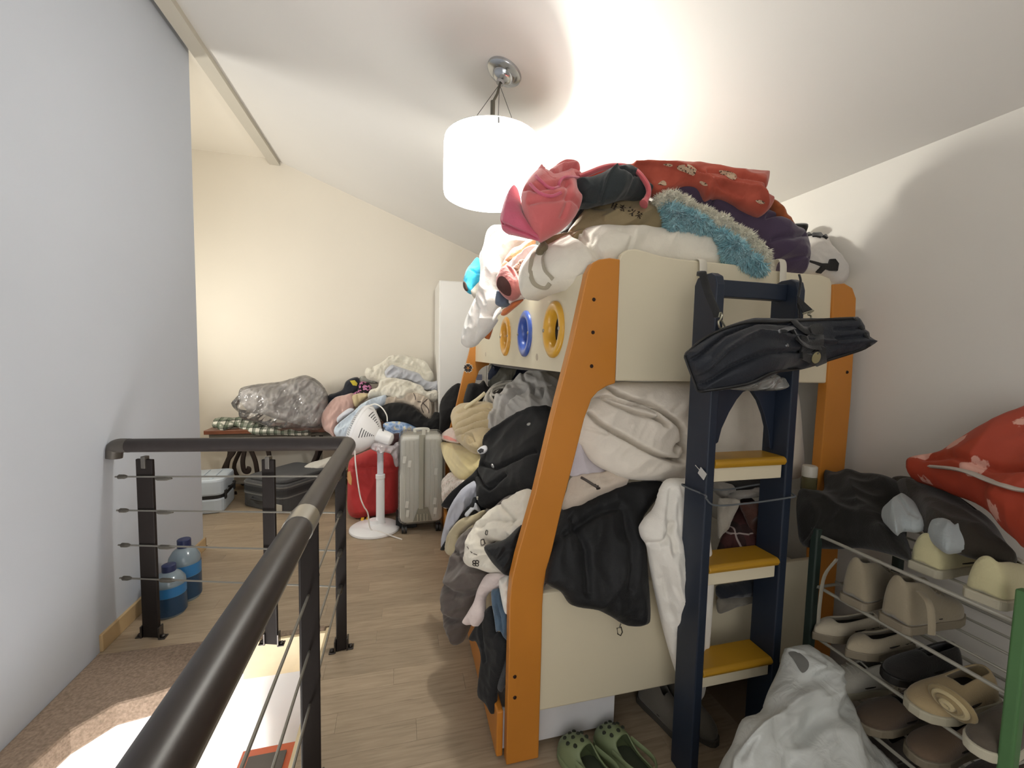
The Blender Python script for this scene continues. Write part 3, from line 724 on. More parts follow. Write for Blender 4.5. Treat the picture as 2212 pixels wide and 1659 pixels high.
# red bag behind the fan
REDB = fab('#c23a3a', weave=300, sheen=.1, bump=.3, rough=.6)
rb = cloth('tote_bag', 'J', [(268, 1265), (262, 1000), (270, 760), (310, 670), (400, 625), (520, 575), (640, 555), (770, 610), (835, 700), (838, 1000), (825, 1240), (700, 1290), (480, 1320), (360, 1330)], 3.84, REDB, 'large red shopping bag standing on the floor behind the white fan', 'bag', T=.12, B=.14, rim=.1,
           fold=[(.010, .16, 80, 2, 'r'), (.005, .05, 20, 2, 's')], crease=[([(275, 770), (420, 740), (600, 745), (830, 760)], 7, -.008), ([(285, 1270), (480, 1250), (700, 1230)], 8, -.008)])
patch('hang_tag', rb, 'J', [(265, 830), (295, 815), (312, 900), (308, 975), (280, 955), (262, 900)], plain('#d9a36b', .5), label='tan tag')
cord('handle_chain', rb, 'J', [(275, 720), (262, 760), (268, 800), (258, 830)], .006, plain('#8f7a45', .4, .7))
# fan
WHT = plain('#f1f1f2', .35, coat=.2, var=.01); SLOT = plain('#3c3d40', .5)
fb = at(808, 1141, Z=0); fb = Vector((-.215, 3.53, 0))
fan = thing('pedestal_fan', fb, 'white pedestal fan seen from behind on a round base by the railing corner', 'fan')
b = lathe(nb(), [(.0, 0), (.195, 0), (.2, .008), (.197, .02), (.18, .03), (.10, .045), (.055, .06), (.045, .085), (0, .085)], fb, 40); obj('base', b, WHT, fan, smooth=True)
pb = Vector((-.172, 3.53, 0))
pt_ = at(825, 965, Y=3.53)
b = nb(); lathe(b, [(.050, .03), (.038, .06), (.034, .10), (.0335, .42), (.037, .425), (.037, .455), (.028, .458)], pb, 20); obj('pole_sleeve', b, WHT, fan, smooth=True, angle=30)
b = nb(); lathe(b, [(.0245, .42), (.0245, pt_.z-.06), (.028, pt_.z-.05), (.028, pt_.z), (.02, pt_.z+.03)], pb, 18); obj('pole', b, plain('#e3e4ee', .35), fan, smooth=True)
ax = Vector((-.91, .27, .30)).normalized(); rc = at(786, 930, Y=3.53)
b = lathe(nb(), [(.045, -.125), (.07, -.118), (.105, -.095), (.15, -.055), (.182, -.02), (.198, .0), (.203, .014), (.198, .018), (.19, .006), (.15, -.04), (.10, -.08), (.045, -.11)], rc, 48, ax, caps=False); sh = obj('rear_cover', b, WHT, fan, smooth=True)
q = ax.to_track_quat('Z', 'Y')
def shell_pt(r, ang, lift=.002):
    zz = np.interp(r, [.045, .07, .105, .15, .182, .198], [-.125, -.118, -.095, -.055, -.02, 0]); return rc+q @ Vector(((r)*math.cos(ang), r*math.sin(ang), zz-lift))
loc = lambda v: q.inverted() @ v
cdir = loc((EYE-rc).normalized()); ca = math.atan2(cdir.y, cdir.x); updir = loc(Vector((0, 0, 1))); ua = math.atan2(updir.y, updir.x)
sg = 1 if math.sin(ua-ca) > 0 else -1
for base in (ca-sg*.15, ca+sg*.95):
    for k in range(7):
        r = .085+.0145*k; wdt = (.10+.40*(k/6 if base < 99 else 1))*.9
        P = [shell_pt(r, base+wdt*(j/6-.5)) for j in range(7)]; b = nb(); tube(b, P, .0034, 5); obj('vent_slot', b, SLOT, sh)
b = nb()
for k in range(72):
    a = 2*math.pi*k/72; P = [rc+q @ Vector((r*math.cos(a), r*math.sin(a), z)) for r, z in ((.202, .012), (.204, .03), (.19, .055), (.14, .075), (.04, .085))]; tube(b, P, .0022, 4, caps=False)
g = tag(obj('front_grille', b, WHT, fan, smooth=True), kind='stuff')
b = lathe(nb(), [(.203, .008), (.208, .012), (.208, .03), (.203, .034)], rc, 48, ax, caps=False); obj('grille_rim', b, WHT, fan, smooth=True)
b = lathe(nb(), [(.05, .078), (.05, .09), (0, .094)], rc, 24, ax); obj('grille_badge', b, WHT, fan, smooth=True)
b = nb()
for k in range(3):
    a = 2*math.pi*k/3
    P = [rc+q @ Vector((r*math.cos(a+w), r*math.sin(a+w), .02+zz)) for r, w, zz in ((.03, -.5, -.01), (.17, -.35, -.02), (.185, .1, .0), (.15, .55, .02), (.03, .5, .01))]; prism(b, P, q @ Vector((0, 0, .003)))
obj('blades', b, plain('#cfd8e4', .3), fan)
b = lathe(nb(), [(0, -.245), (.03, -.243), (.05, -.23), (.056, -.20), (.058, -.15), (.062, -.11), (.05, -.10)], rc, 28, ax); mh = obj('motor_housing', b, WHT, fan, smooth=True)
mc = rc-ax*.165; b = nb(); tube(b, [mc-Vector((0, 0, .03)), (mc+Vector((pb.x, pb.y, pt_.z)))/2-Vector((0, 0, .02)), (pb.x, pb.y, pt_.z-.03)], [.05, .04, .03], 16); obj('neck', b, WHT, fan, smooth=True)
b = nb(); tube(b, smooth_path([mc+Vector((0, -.02, .05)), mc+Vector((0, -.02, .075)), mc+Vector((.012, -.02, .078))], 4), .006, 8); obj('oscillation_knob', b, SLOT, mh, smooth=True)
def Jp(p, y): return at(*cpt('J', p), Y=y)
b = nb(); tube(b, smooth_path([Jp(p, 3.44) for p in ((520, 75), (580, 68), (650, 110), (700, 190), (708, 260))], 6), .005, 6); obj('cable_loop', b, plain('#e6e3da', .5), fan, smooth=True)
P = [Jp((345, 590), 3.36), Jp((355, 760), 3.36), Jp((400, 1080), 3.36), Jp((445, 1210), 3.36), Jp((490, 1290), 3.38)]+[Vector((-.24, 3.42, .05)), Vector((-.16, 3.38, .036)), Vector((-.05, 3.33, .006)), Vector((0, 3.28, .006))]
b = nb(); tube(b, smooth_path(P, 6), .0052, 6); obj('power_cord', b, plain('#ece8e2', .5), fan, smooth=True)
for cx, cy in ((430, 1350), (492, 1342)):
    p = at(*cpt('J', (cx, cy)), Z=.037); b = nb(); box(b, (p.x-.012, p.y-.03, p.z-.004), (p.x+.012, p.y+.03, p.z+.0)); obj('sticker', b, plain('#e8b93c', .5), fan, label='yellow sticker on the base')
# black folded thing by the fan base
b = nb(); box(b, (-.05, 3.50, .0), (.12, 3.68, .10)); tag(obj('box', b, plain('#1d1f20', .5), None, bevel=.006), 'small black box on the floor between fan base and silver suitcase', 'box')
# upright suitcase in a clear cover
SC_ = plain('#f0efe3', .35, noise_scale=2, var=.05, coat=.2)
x0, x1, y0, y1 = -.018, .322, 3.40, 3.63
us = thing('suitcase', ((x0+x1)/2, 3.5, 0), 'upright grey-beige suitcase in a clear plastic cover beside the fan', 'suitcase')
b = nb(); rbox(b, (x0, y0, .075), (x1, y1, .79), .05, axis='y'); obj('shell', b, SC_, us, bevel=.03)
for k in range(9):
    x = x0+.04+k*.0325
    if abs(x-.152) < .035: continue
    b = nb(); tube(b, [(x, y0-.001, .12), (x, y0-.001, .75)], 1., 6, flat=(.006, .004)); obj('shell_rib', b, SC_, us, smooth=True)
b = nb(); rbox(b, (x0-.012, y0-.016, .068), (x1+.012, y1+.012, .802), .055, axis='y'); obj('clear_cover', b, clear(fac=.9), us, bevel=.03)
b = nb(); box(b, (.128, y0-.021, .20), (.176, y0-.0165, .80)); obj('cover_strip', b, plain('#a9a798', .3, coat=.5), us, bevel=.002)
b = nb(); tube(b, [(.168, y0-.024, .20), (.168, y0-.024, .78)], .004, 6); obj('zip', b, plain('#8d8b80', .4, .5), us)
b = nb(); tube(b, smooth_path([(.10, 3.5, .80), (.105, 3.5, .825), (.20, 3.5, .825), (.205, 3.5, .80)], 5), 1., 8, flat=(.012, .008)); obj('handle', b, SC_, us, smooth=True)
b = nb(); tube(b, [(.165, y0-.012, .79), (.168, y0+.05, .835), (.168, y0+.09, .80)], 1., 8, flat=(.014, .003)); obj('cover_strap', b, plain('#c9c7bb', .4), us, smooth=True)
for cx, cy, h_ in ((900, 690, 40), (957, 735, 40), (1253, 820, 46), (1240, 1150, 40), (1245, 1260, 42), (928, 1190, 45), (935, 1290, 40)):
    p = at(*cpt('J', (cx, cy)), Y=y0-.018); b = nb(); box(b, (-.012, -.0012, -.028), (.012, .0012, .028), Matrix.Translation(p) @ Matrix.Rotation(.12, 4, 'Y')); obj('cover_tab', b, plain('#e4e3da', .4), us)
P = [Vector((.085, y0-.019, .10)), Vector((.235, y0-.019, .10)), Vector((.20, y0-.019, .21)), Vector((.125, y0-.019, .21))]
b = nb(); prism(b, P, (0, .002, 0)); pk = obj('cover_gusset', b, plain('#8b897b', .4), us)
for x in (.12, .145, .17, .195):
    b = nb(); tube(b, [(x, y0-.022, .105), (x, y0-.022, .16)], .006, 6); obj('gusset_rib', b, plain('#b9b6a6', .35, .3), pk, smooth=True)
for x in (x0+.035, x1-.035):
    for y in (y0+.02, y1-.04):
        b = nb(); box(b, (x-.016, y-.012, .05), (x+.016, y+.02, .085)); hs_ = obj('wheel_fork', b, plain('#17181a', .4), us, bevel=.003)
        for dx in (-.012, .012):
            b = cylz(nb(), (x+dx-.009, y-.012, .03), .03, .018, 18, (1, 0, 0)); obj('wheel', b, plain('#1c1c1e', .45), hs_, smooth=True, angle=30)

# ------------------------------------------------------------------ water jugs by the wall
BLUEP = plain('#a9bcc9', .15, trans=.45, coat=.3, var=.05)
def jug(c, r, h, label):
    j = thing('water_jug', c, label, 'bottle', None)
    b = lathe(nb(), [(0, 0), (r*.9, 0), (r, .015), (r, h*.28), (r*.95, h*.31), (r, h*.34), (r, h*.56), (r*.96, h*.6), (r, h*.64), (r*.95, h*.72), (r*.7, h*.82), (r*.38, h*.88), (r*.36, h*.92), (0, h*.92)], c, 28); obj('body', b, BLUEP, j, smooth=True)
    b = lathe(nb(), [(r*.43, h*.88), (r*.43, h), (r*.38, h*1.01), (0, h*1.01)], c, 20); obj('cap', b, plain('#26305a', .4), j, smooth=True)
    b = lathe(nb(), [(r*1.012, h*.05), (r*1.012, h*.42)], c, 28, caps=False); obj('wrap_label', b, plain('#24405c', .3), j, smooth=True, label='dark blue wrap')
    b = lathe(nb(), [(r*1.012, h*.425), (r*1.012, h*.62)], c, 28, caps=False); obj('wrap_label', b, plain('#2f74ad', .3), j, smooth=True, label='bright blue wrap')
    return j
jug(at(392, 1300, Z=0)+Vector((0, .05, 0)), .078, .345, 'clear blue water jug with navy cap by the railing post')
jug(at(362, 1330, Z=0)+Vector((0, .03, 0)), .075, .27, 'shorter blue water jug with its cap wrapped in plastic behind the post')

# ------------------------------------------------------------------ downstairs cabinet
dc = thing('cabinet', (-.7, 2.1, -2.6), 'orange-red topped cabinet standing downstairs seen through the stair opening', 'cabinet')
ca_ = at(525, 1622, Y=2.12); cz = ca_.z
b = nb(); box(b, (ca_.x, ca_.y-.4, cz-.07), (EDGE_X-.015, ca_.y, cz)); obj('cabinet_top', b, plain('#d0673f', .4), dc, bevel=.004)
b = nb(); box(b, (ca_.x+.02, ca_.y-.38, -2.6), (EDGE_X-.02, ca_.y-.02, cz-.07)); obj('cabinet_body', b, plain('#c9b79c', .5), dc)
b = nb(); box(b, (ca_.x+.04, ca_.y-.38, cz), (ca_.x+.2, ca_.y-.05, cz+.01)); obj('dark_mat', b, plain('#5a5650', .6), dc)

# ------------------------------------------------------------------ shoe rack
GREEN = plain('#4f7a4a', .45); RODM = plain('#a9a69a', .35, .3)
RX0, RX1, RY0, RY1 = 1.40, 1.80, .612, 1.12; SZ = (.845, .665, .485, .305, .125)
rk = thing('shoe_rack', ((RX0+RX1)/2, .86, 0), 'green and grey metal shoe rack crammed with shoes beside the right wall', 'shoe rack')
for x in (RX0, RX1):
    for y in (RY0, RY1):
        b = nb(); rbox(b, (x-.014, y-.014, 0), (x+.014, y+.014, .93 if y == RY0 else .87), .006); obj('post', b, GREEN if y == RY0 else plain('#23302a', .5), rk, bevel=.003)
for z in SZ:
    for k in range(5):
        x = RX0+.006+(RX1-RX0-.012)*k/4; b = nb(); tube(b, [(x, RY0, z), (x, RY1, z)], .0055 if k in (0, 4) else .004, 8); obj('shelf_rod', b, RODM, rk, smooth=True)
    for y in (RY0+.01, RY1-.01):
        b = nb(); tube(b, [(RX0, y, z-.004), (RX1, y, z-.004)], .005, 6); obj('cross_rod', b, RODM, rk, smooth=True)
def shoe(name, loc, head, L, W, H, mat, sole, label, group=None, kind='low', tilt=0., lace=None, roll=0.):
    """a shoe whose heel is at loc and whose toe points along heading head (degrees from +Y towards +X)"""
    mt = Matrix.Translation(Vector(loc)) @ Matrix.Rotation(-math.radians(head), 4, 'Z') @ Matrix.Rotation(math.radians(tilt), 4, 'X') @ Matrix.Rotation(math.radians(roll), 4, 'Y')
    s = thing(name, (0, 0, 0), label, 'shoe', group); s.matrix_basis = mt
    st = [(0, .62, 1.), (.05, .80, 1.02), (.18, .86, 1.0), (.34, .82, .92), (.48, .86, .78), (.60, .95, .66), (.75, 1., .50), (.88, .86, .40), (.96, .58, .30), (1., .22, .20)]
    if kind == 'boot': st = [(0, .62, 1.), (.04, .84, 1.03), (.2, .92, 1.0), (.36, .9, .98), (.50, .9, .66), (.62, .95, .54), (.76, 1., .44), (.88, .86, .38), (.96, .58, .28), (1., .2, .18)]
    if kind == 'flat': st = [(0, .55, 1.), (.05, .72, 1.), (.2, .8, .9), (.4, .8, .8), (.55, .9, .78), (.7, .95, .85), (.84, .75, .72), (.95, .35, .5), (1., .06, .3)]
    zs = .022
    def ring(x, w_, h_, nn=14, open_=False):
        r = []
        for k in range(nn):
            a = math.pi*k/(nn-1); cx = -math.cos(a)*w_*W/2; sz = max(0., math.sin(a))**.55*h_*H
            taper = 1-.28*(sz/H)*(1 if x < .5 else .6)
            r.append(Vector((cx*taper, x*L, zs+sz)))
        return r
    nopen = {'low': 4, 'boot': 4, 'flat': 5}[kind]
    b = nb(); rows = [[b.verts.new(mt @ p) for p in ring(*q_)] for q_ in st]; nn = 14
    for i in range(len(rows)-1):
        for k in range(nn-1):
            mid = 4 <= k <= 8
            if i < nopen and i >= (0 if kind != 'flat' else 1) and mid and i > 0: continue
            b.faces.new((rows[i][k], rows[i+1][k], rows[i+1][k+1], rows[i][k+1]))
    b.faces.new([v for v in rows[0]]); b.faces.new([v for v in rows[-1]])
    o = obj('upper', b, mat, s, smooth=True, angle=70)
    sd = o.modifiers.new('thick', 'SOLIDIFY'); sd.thickness = .006; sd.offset = -1
    ss = o.modifiers.new('smooth', 'SUBSURF'); ss.levels = 1; ss.render_levels = 1
    outl = [Vector((-w_*W/2*1.03, x*L, 0)) for x, w_, h_ in st]+[Vector((w_*W/2*1.03, x*L, 0)) for x, w_, h_ in st[::-1]]
    outl = [p+Vector((0, -.005 if p.y < .02 else (.006 if p.y > .95*L else 0), 0)) for p in outl]
    b = nb(); prism(b, [mt @ p for p in outl], mt.to_3x3() @ Vector((0, 0, zs+.004))); obj('sole', b, sole, s, bevel=.004)
    b = nb(); ins = [Vector((p.x*.86, L*.04+p.y*.6, zs+.012)) for p in outl]; prism(b, [mt @ p for p in ins], mt.to_3x3() @ Vector((0, 0, .003))); obj('insole', b, plain('#2a241e', .9), s)
    if lace:
        for i in range(4):
            y = L*(.42+.07*i); w_ = W*.24; hh = zs+H*np.interp(.42+.07*i, [q_[0] for q_ in st], [q_[2] for q_ in st])*.985+.003
            b = nb(); tube(b, [mt @ Vector((-w_, y, hh-.008)), mt @ Vector((0, y+.006, hh)), mt @ Vector((w_, y, hh-.008))], .003, 5); obj('lace', b, lace, s, smooth=True)
    return s
BEIGE = fab('#958a74', weave=500); LB = plain('#7d7361', .6); WSOLE = plain('#aaa48f', .6); CREAMS = fab('#c4bd94', weave=500); DBR = fab('#57483a', weave=500); WSH = fab('#bdb9ac', weave=500)
def rackp(px, py, z, y): return at(px, py, Z=z+.006)
# shoes on the rack: heel towards the wall, toes to the aisle (heading -90) unless noted
def on(z, y, x): return (x, y, z+.006)
shoe('sneaker', on(SZ[0], .69, 1.41), 84, .27, .10, .10, CREAMS, WSOLE, 'cream sneaker on the top shelf with its heel out, nearest the green post', lace=WSH)
shoe('sneaker', on(SZ[0], .835, 1.44), 88, .27, .10, .095, CREAMS, WSOLE, 'cream sneaker with its heel out in the middle of the top rack shelf', lace=WSH)
shoe('ankle_boot', on(SZ[1], .985, 1.395), 84, .26, .095, .135, BEIGE, LB, 'taupe ankle boot with its heel out on the second shelf, farther of its pair', kind='boot', lace=BEIGE)
bt2 = shoe('ankle_boot', on(SZ[1], .872, 1.40), 90, .26, .10, .135, BEIGE, LB, 'taupe ankle boot on the second shelf, nearer of its pair, with trailing strap', kind='boot', lace=BEIGE)
b = nb(); tube(b, smooth_path([(1.42, .825, SZ[1]+.14), (1.40, .79, SZ[1]+.13), (1.39, .775, SZ[1]+.09), (1.395, .775, SZ[1]+.05)], 5), 1., 8, flat=(.009, .003)); obj('strap', b, BEIGE, bt2, smooth=True)
b = nb(); tube(b, smooth_path([(1.40, 1.045, SZ[1]+.13), (1.385, 1.07, SZ[1]+.06), (1.38, 1.075, SZ[1]-.04), (1.38, 1.075, SZ[1]-.11)], 5), 1., 8, flat=(.008, .0025)); tag(obj('strap', b, fab('#8f8a7c'), None, smooth=True), 'pale strap hanging off the far end of the second rack shelf', 'strap')
shoe('flat_shoe', on(SZ[2], 1.07, 1.63), -86, .25, .085, .055, fab('#b5ab96'), LB, 'pale pointed flat shoe on the third shelf at its far end', kind='flat')
shoe('flat_shoe', on(SZ[2], .985, 1.655), -88, .25, .085, .055, fab('#a89c85'), LB, 'pale pointed flat shoe second from the far end of third shelf', kind='flat')
shoe('loafer', on(SZ[2], .875, 1.68), -88, .26, .09, .07, fab('#1f1b18'), plain('#161310', .6), 'black loafer on the third shelf between pale flats and rosette slipper')
sl = shoe('slipper', on(SZ[2], .775, 1.63), -90, .27, .11, .075, fab('#a8946f'), WSOLE, 'straw-coloured slipper with a coiled rosette on the third rack shelf')
rc_ = at(2046, 1522, X=1.385)
for k in range(4):
    b = nb(); r_ = .010+.011*k
    tube(b, [rc_+Vector((-.25*r_*math.sin(a)+.006*k, r_*1.05*math.cos(a), r_*math.sin(a)*.8)) for a in [j*math.pi/12 for j in range(24)]], .0072, 7, closed=True); obj('rosette_coil', b, fab('#c4b48b') if k % 2 == 0 else fab('#96845f'), sl, smooth=True)
shoe('sneaker', on(SZ[2], .672, 1.63), -94, .26, .09, .085, fab('#5a5146'), fab('#c9c3ad'), 'dark sneaker with a pale curved sole beside the rosette slipper')
shoe('loafer', on(SZ[3], .70, 1.70), -92, .26, .09, .07, fab('#3a2f27'), plain('#2a221c', .6), 'dark brown loafer on the fourth shelf nearest the green post')
shoe('sneaker', on(SZ[3], 1.03, 1.66), -82, .26, .095, .09, WSH, WSOLE, 'white sneaker on the fourth shelf partly behind the plastic bag', lace=WSH)
shoe('slip_on_shoe', on(SZ[3], .905, 1.64), -86, .26, .095, .08, DBR, LB, 'brown slip-on shoe on the fourth shelf beside the white sneaker')
shoe('slip_on_shoe', on(SZ[3], .805, 1.68), -90, .26, .095, .08, fab('#6d5a48'), LB, 'tan slip-on shoe on the fourth shelf second from the green post')
shoe('shoe', on(SZ[4], .95, 1.68), -88, .26, .095, .08, fab('#3a332c'), plain('#26211d', .7), 'dark shoe on the lowest shelf behind the plastic bag')
shoe('shoe', on(SZ[4], .74, 1.68), -92, .26, .095, .08, fab('#4f463b'), plain('#26211d', .7), 'dark taupe shoe on the lowest shelf near the green post')
# things on top of the rack
DARKC = fab('#191713', weave=500, sheen=.15); BROWNC = fab('#2f2920', weave=500)
cloth('coat', 'G', [(345, 640), (370, 606), (480, 632), (620, 612), (740, 650), (850, 662), (1000, 690), (1080, 740), (1100, 860), (1020, 1000), (1080, 1140), (1120, 1270), (1100, 1380), (900, 1330), (640, 1280), (380, 1300), (150, 1290), (96, 1090), (100, 830), (240, 825), (340, 790)],
      [((345, 640), ('X', 1.70)), ((1000, 700), ('X', 1.72)), ((1100, 1370), ('X', 1.42)), ((100, 1090), ('X', 1.40)), ((150, 1290), ('X', 1.40))], DARKC, 'black coat heaped on the far end of the shoe rack', 'coat', T=.05, B=.06, rim=.07,
      fold=[(.016, .12, -35, 3, 'r'), (.008, .05, -35, 3, 's')])
cloth('coat', 'G', [(1000, 700), (1150, 688), (1350, 740), (1500, 800), (1640, 890), (1800, 1010), (1950, 1140), (2060, 1310), (2150, 1420), (1980, 1430), (1700, 1360), (1500, 1290), (1290, 1180), (1240, 1060), (1180, 950), (1080, 880), (990, 770)],
      [((1000, 720), ('X', 1.74)), ((1500, 810), ('X', 1.70)), ((2100, 1400), ('X', 1.50)), ((1250, 1100), ('X', 1.50))], BROWNC, 'dark brown coat heaped on the shoe rack under the red quilt bag', 'coat', T=.05, B=.05, rim=.07,
      fold=[(.014, .12, -40, 3, 'r'), (.006, .05, -40, 3, 's')], crease=[([(1010, 760), (1300, 770), (1520, 860), (1760, 1040)], 7, -.012)])
CAP = fab('#a3aaaa', weave=500)
cp = cloth('cap', 'G', [(880, 1010), (960, 940), (1050, 870), (1110, 865), (1200, 920), (1250, 1010), (1280, 1100), (1200, 1130), (1080, 1120), (1020, 1160), (930, 1080)], [((900, 1010), ('X', 1.46)), ((1100, 880), ('X', 1.60)), ((1200, 1120), ('X', 1.44))], CAP, 'light grey cloth cap on the rack, farther of two', 'cap', T=.045, B=.04, rim=.05, crease=[([(1060, 980), (1150, 1060), (1230, 1090)], 6, -.006)])
cp = cloth('cap', 'G', [(1310, 1160), (1400, 1100), (1480, 1055), (1590, 1050), (1650, 1110), (1710, 1210), (1800, 1270), (1950, 1240), (1990, 1265), (1920, 1310), (1760, 1330), (1600, 1320), (1480, 1320), (1360, 1240)], [((1330, 1180), ('X', 1.46)), ((1560, 1060), ('X', 1.58)), ((1950, 1270), ('X', 1.56)), ((1600, 1310), ('X', 1.44))], CAP, 'light grey cloth cap with a tail on the rack, nearer the green post', 'cap', T=.045, B=.04, rim=.05, crease=[([(1490, 1170), (1560, 1230)], 6, -.006)])
RQ = bpy.data.materials.new('red_flower_print'); t = NT(RQ); v = t.coord('Object'); vo = t.n('ShaderNodeTexVoronoi', i_Scale=9.0); t.l(v, vo.inputs['Vector']); n_ = t.n('ShaderNodeTexNoise', i_Scale=60.0, i_Detail=2.0); t.l(v, n_.inputs['Vector'])
ms = t.n('ShaderNodeMath', operation='MULTIPLY'); ms.inputs[1].default_value = .25; t.l(n_.outputs[0], ms.inputs[0]); m2 = t.n('ShaderNodeMath', operation='ADD'); t.l(vo.outputs['Distance'], m2.inputs[0]); t.l(ms.outputs[0], m2.inputs[1])
t.l(t.ramp(m2.outputs[0], [(.40, hexc('#dba595')), (.43, hexc('#a83c24'))]), t.b.inputs['Base Color']); t.b.inputs['Roughness'].default_value = .6
rq = cloth('quilt_bag', 'G', [(1148, 610), (1160, 540), (1250, 490), (1480, 450), (1600, 380), (1750, 300), (1860, 240), (1990, 190), (2212, 90), (2450, 20), (2800, 200), (2900, 700), (2800, 1300), (2500, 1420), (2212, 1310), (2150, 1250), (2000, 1120), (1900, 990), (1700, 850), (1480, 770), (1400, 735), (1240, 680), (1160, 655)],
      [((1150, 600), ('X', 1.62)), ((2000, 250), ('X', 1.72)), ((2800, 400), ('X', 1.66)), ((2000, 1050), ('X', 1.48)), ((2800, 1200), ('X', 1.42))], RQ, 'red quilt storage bag with pale flower print on top of the shoe rack', 'bag', T=.08, B=.08, rim=.09, fold=[(.012, .2, 10, 2, 'r')], crease=[([(1370, 565), (1700, 610), (1900, 690), (2150, 770), (2500, 830)], 12, -.014)])
cord('zip', rq, 'G', [(1370, 555), (1550, 570), (1700, 605), (1900, 690), (2050, 745), (2180, 780), (2350, 800)], .010, plain('#b5aea4', .5), flat=(1.4, .5), label='pale grey zip')
cord('zip_teeth', rq, 'G', [(1370, 562), (1550, 577), (1700, 612), (1900, 697), (2050, 752), (2180, 787)], .004, plain('#4a3f3a', .5), off=.007)
# white carrier bag on the floor
PBAG = bpy.data.materials.new('white_film'); t = NT(PBAG); t.b.inputs['Base Color'].default_value = (*hexc('#c9ccc8'), 1); t.b.inputs['Roughness'].default_value = .35; t.b.inputs['Alpha'].default_value = .88
n_ = t.n('ShaderNodeTexNoise', i_Scale=14.0, i_Detail=3.0, i_Distortion=1.0); t.l(t.coord(), n_.inputs['Vector']); t.bump(n_.outputs[0], .5, .02)
pb_ = cloth('carrier_bag', 'H', [(625, 640), (640, 615), (770, 598), (800, 640), (860, 655), (920, 720), (960, 850), (1040, 1020), (1120, 1190), (1250, 1320), (1330, 1430), (1480, 1750), (1560, 2500), (1200, 2720), (400, 2720), (60, 2500), (90, 1700), (170, 1410), (250, 1270), (320, 1100), (440, 1050), (500, 920), (590, 760)],
      [((700, 620), 1.03), ((900, 800), 1.0), ((300, 1300), .93), ((1300, 1400), .90), ((700, 1500), .82), ((700, 2600), .88), ((100, 2400), .93), ((1500, 2400), .93)], PBAG, 'crumpled white plastic carrier bag on the floor at the foot of the ladder', 'bag', T=.06, B=.06, rim=.1,
      fold=[(.02, .14, 70, 2, 'r'), (.010, .05, 60, 2, 'r')], crease=[([(640, 650), (700, 660), (760, 730)], 8, -.01)])
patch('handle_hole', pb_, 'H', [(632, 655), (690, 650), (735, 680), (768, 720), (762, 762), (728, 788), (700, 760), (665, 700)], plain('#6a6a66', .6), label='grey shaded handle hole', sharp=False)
# clogs
CLG = plain('#77835f', .55)
for (px, py, hd, lab) in ((1330, 1735, -24, 'sage green clog on the floor by the bunk end, left of the pair'), (1408, 1712, -20, 'sage green clog on the floor by the bunk end, right of the pair')):
    c = at(px, py, Z=0); L_ = .25
    mt = Matrix.Translation(c) @ Matrix.Rotation(-math.radians(hd), 4, 'Z'); s = thing('clog', (0, 0, 0), lab, 'shoe', None); s.matrix_basis = mt
    st = [(0, .62, .5), (.06, .80, .55), (.2, .84, .5), (.4, .9, .5), (.52, .98, .95), (.66, 1.04, 1.), (.8, 1., .82), (.9, .82, .58), (.97, .5, .35), (1., .2, .2)]
    b = nb(); rows = []
    for x, w_, h_ in st: rows.append([b.verts.new(mt @ Vector((-math.cos(math.pi*k/13)*w_*.055*(1-.12*math.sin(math.pi*k/13)), x*L_, .02+max(0., math.sin(math.pi*k/13))**.6*h_*.085))) for k in range(14)])
    for i in range(len(rows)-1):
        for k in range(13):
            if i < 4 and 3 <= k <= 9: continue
            b.faces.new((rows[i][k], rows[i+1][k], rows[i+1][k+1], rows[i][k+1]))
    b.faces.new(rows[0][:5]+rows[0][9:]) if False else None
    o = obj('upper', b, CLG, s, smooth=True, angle=80); sd = o.modifiers.new('thick', 'SOLIDIFY'); sd.thickness = .007; sd.offset = -1
    ss = o.modifiers.new('smooth', 'SUBSURF'); ss.levels = 1; ss.render_levels = 1
    outl = [Vector((-w_*.057, x*L_, 0)) for x, w_, h_ in st]+[Vector((w_*.057, x*L_, 0)) for x, w_, h_ in st[::-1]]
    b = nb(); prism(b, [mt @ p for p in outl], (0, 0, .026)); obj('sole', b, CLG, s, bevel=.006)
    b = nb(); prism(b, [mt @ Vector((p.x*.8, .03+p.y*.5, .027)) for p in outl], (0, 0, .003)); obj('footbed', b, plain('#3f4636', .8), s)
    for hx, hy in ((-.03, .62), (0, .6), (.03, .62), (-.036, .74), (-.012, .73), (.014, .73), (.036, .74), (-.022, .85), (.004, .85), (.026, .85)):
        zz = .02+.085*np.interp(hy, [q_[0] for q_ in st], [q_[2] for q_ in st])*(1-(abs(hx)/.055)**2)**.3
        p = mt @ Vector((hx, hy*L_, zz+.001)); nrm = (mt.to_3x3() @ Vector((hx*8, .35 if hy > .7 else -.05, 1))).normalized()
        b = lathe(nb(), [(0, .002), (.006, .002), (.0075, -.002)], p, 10, nrm); obj('vent_hole', b, plain('#2b3024', .9), s)
    b = nb(); tube(b, smooth_path([mt @ Vector(p) for p in ((-.05, .13, .06), (-.045, .03, .07), (0, -.005, .075), (.045, .03, .07), (.05, .13, .06))], 5), 1., 8, flat=(.004, .011)); obj('heel_strap', b, CLG, s, smooth=True)
# boots standing dim under the bed
for (px, lab) in ((1422, 'dim grey boot standing in the shadow under the bed end'), (1470, 'dim grey boot beside its twin in the shadow under the bed')):
    c = at(px, 1560, Z=0); shoe('boot', (c.x, c.y+.12, .0), 165, .25, .09, .15, fab('#6c665c'), plain('#4a463f', .7), lab, kind='boot')
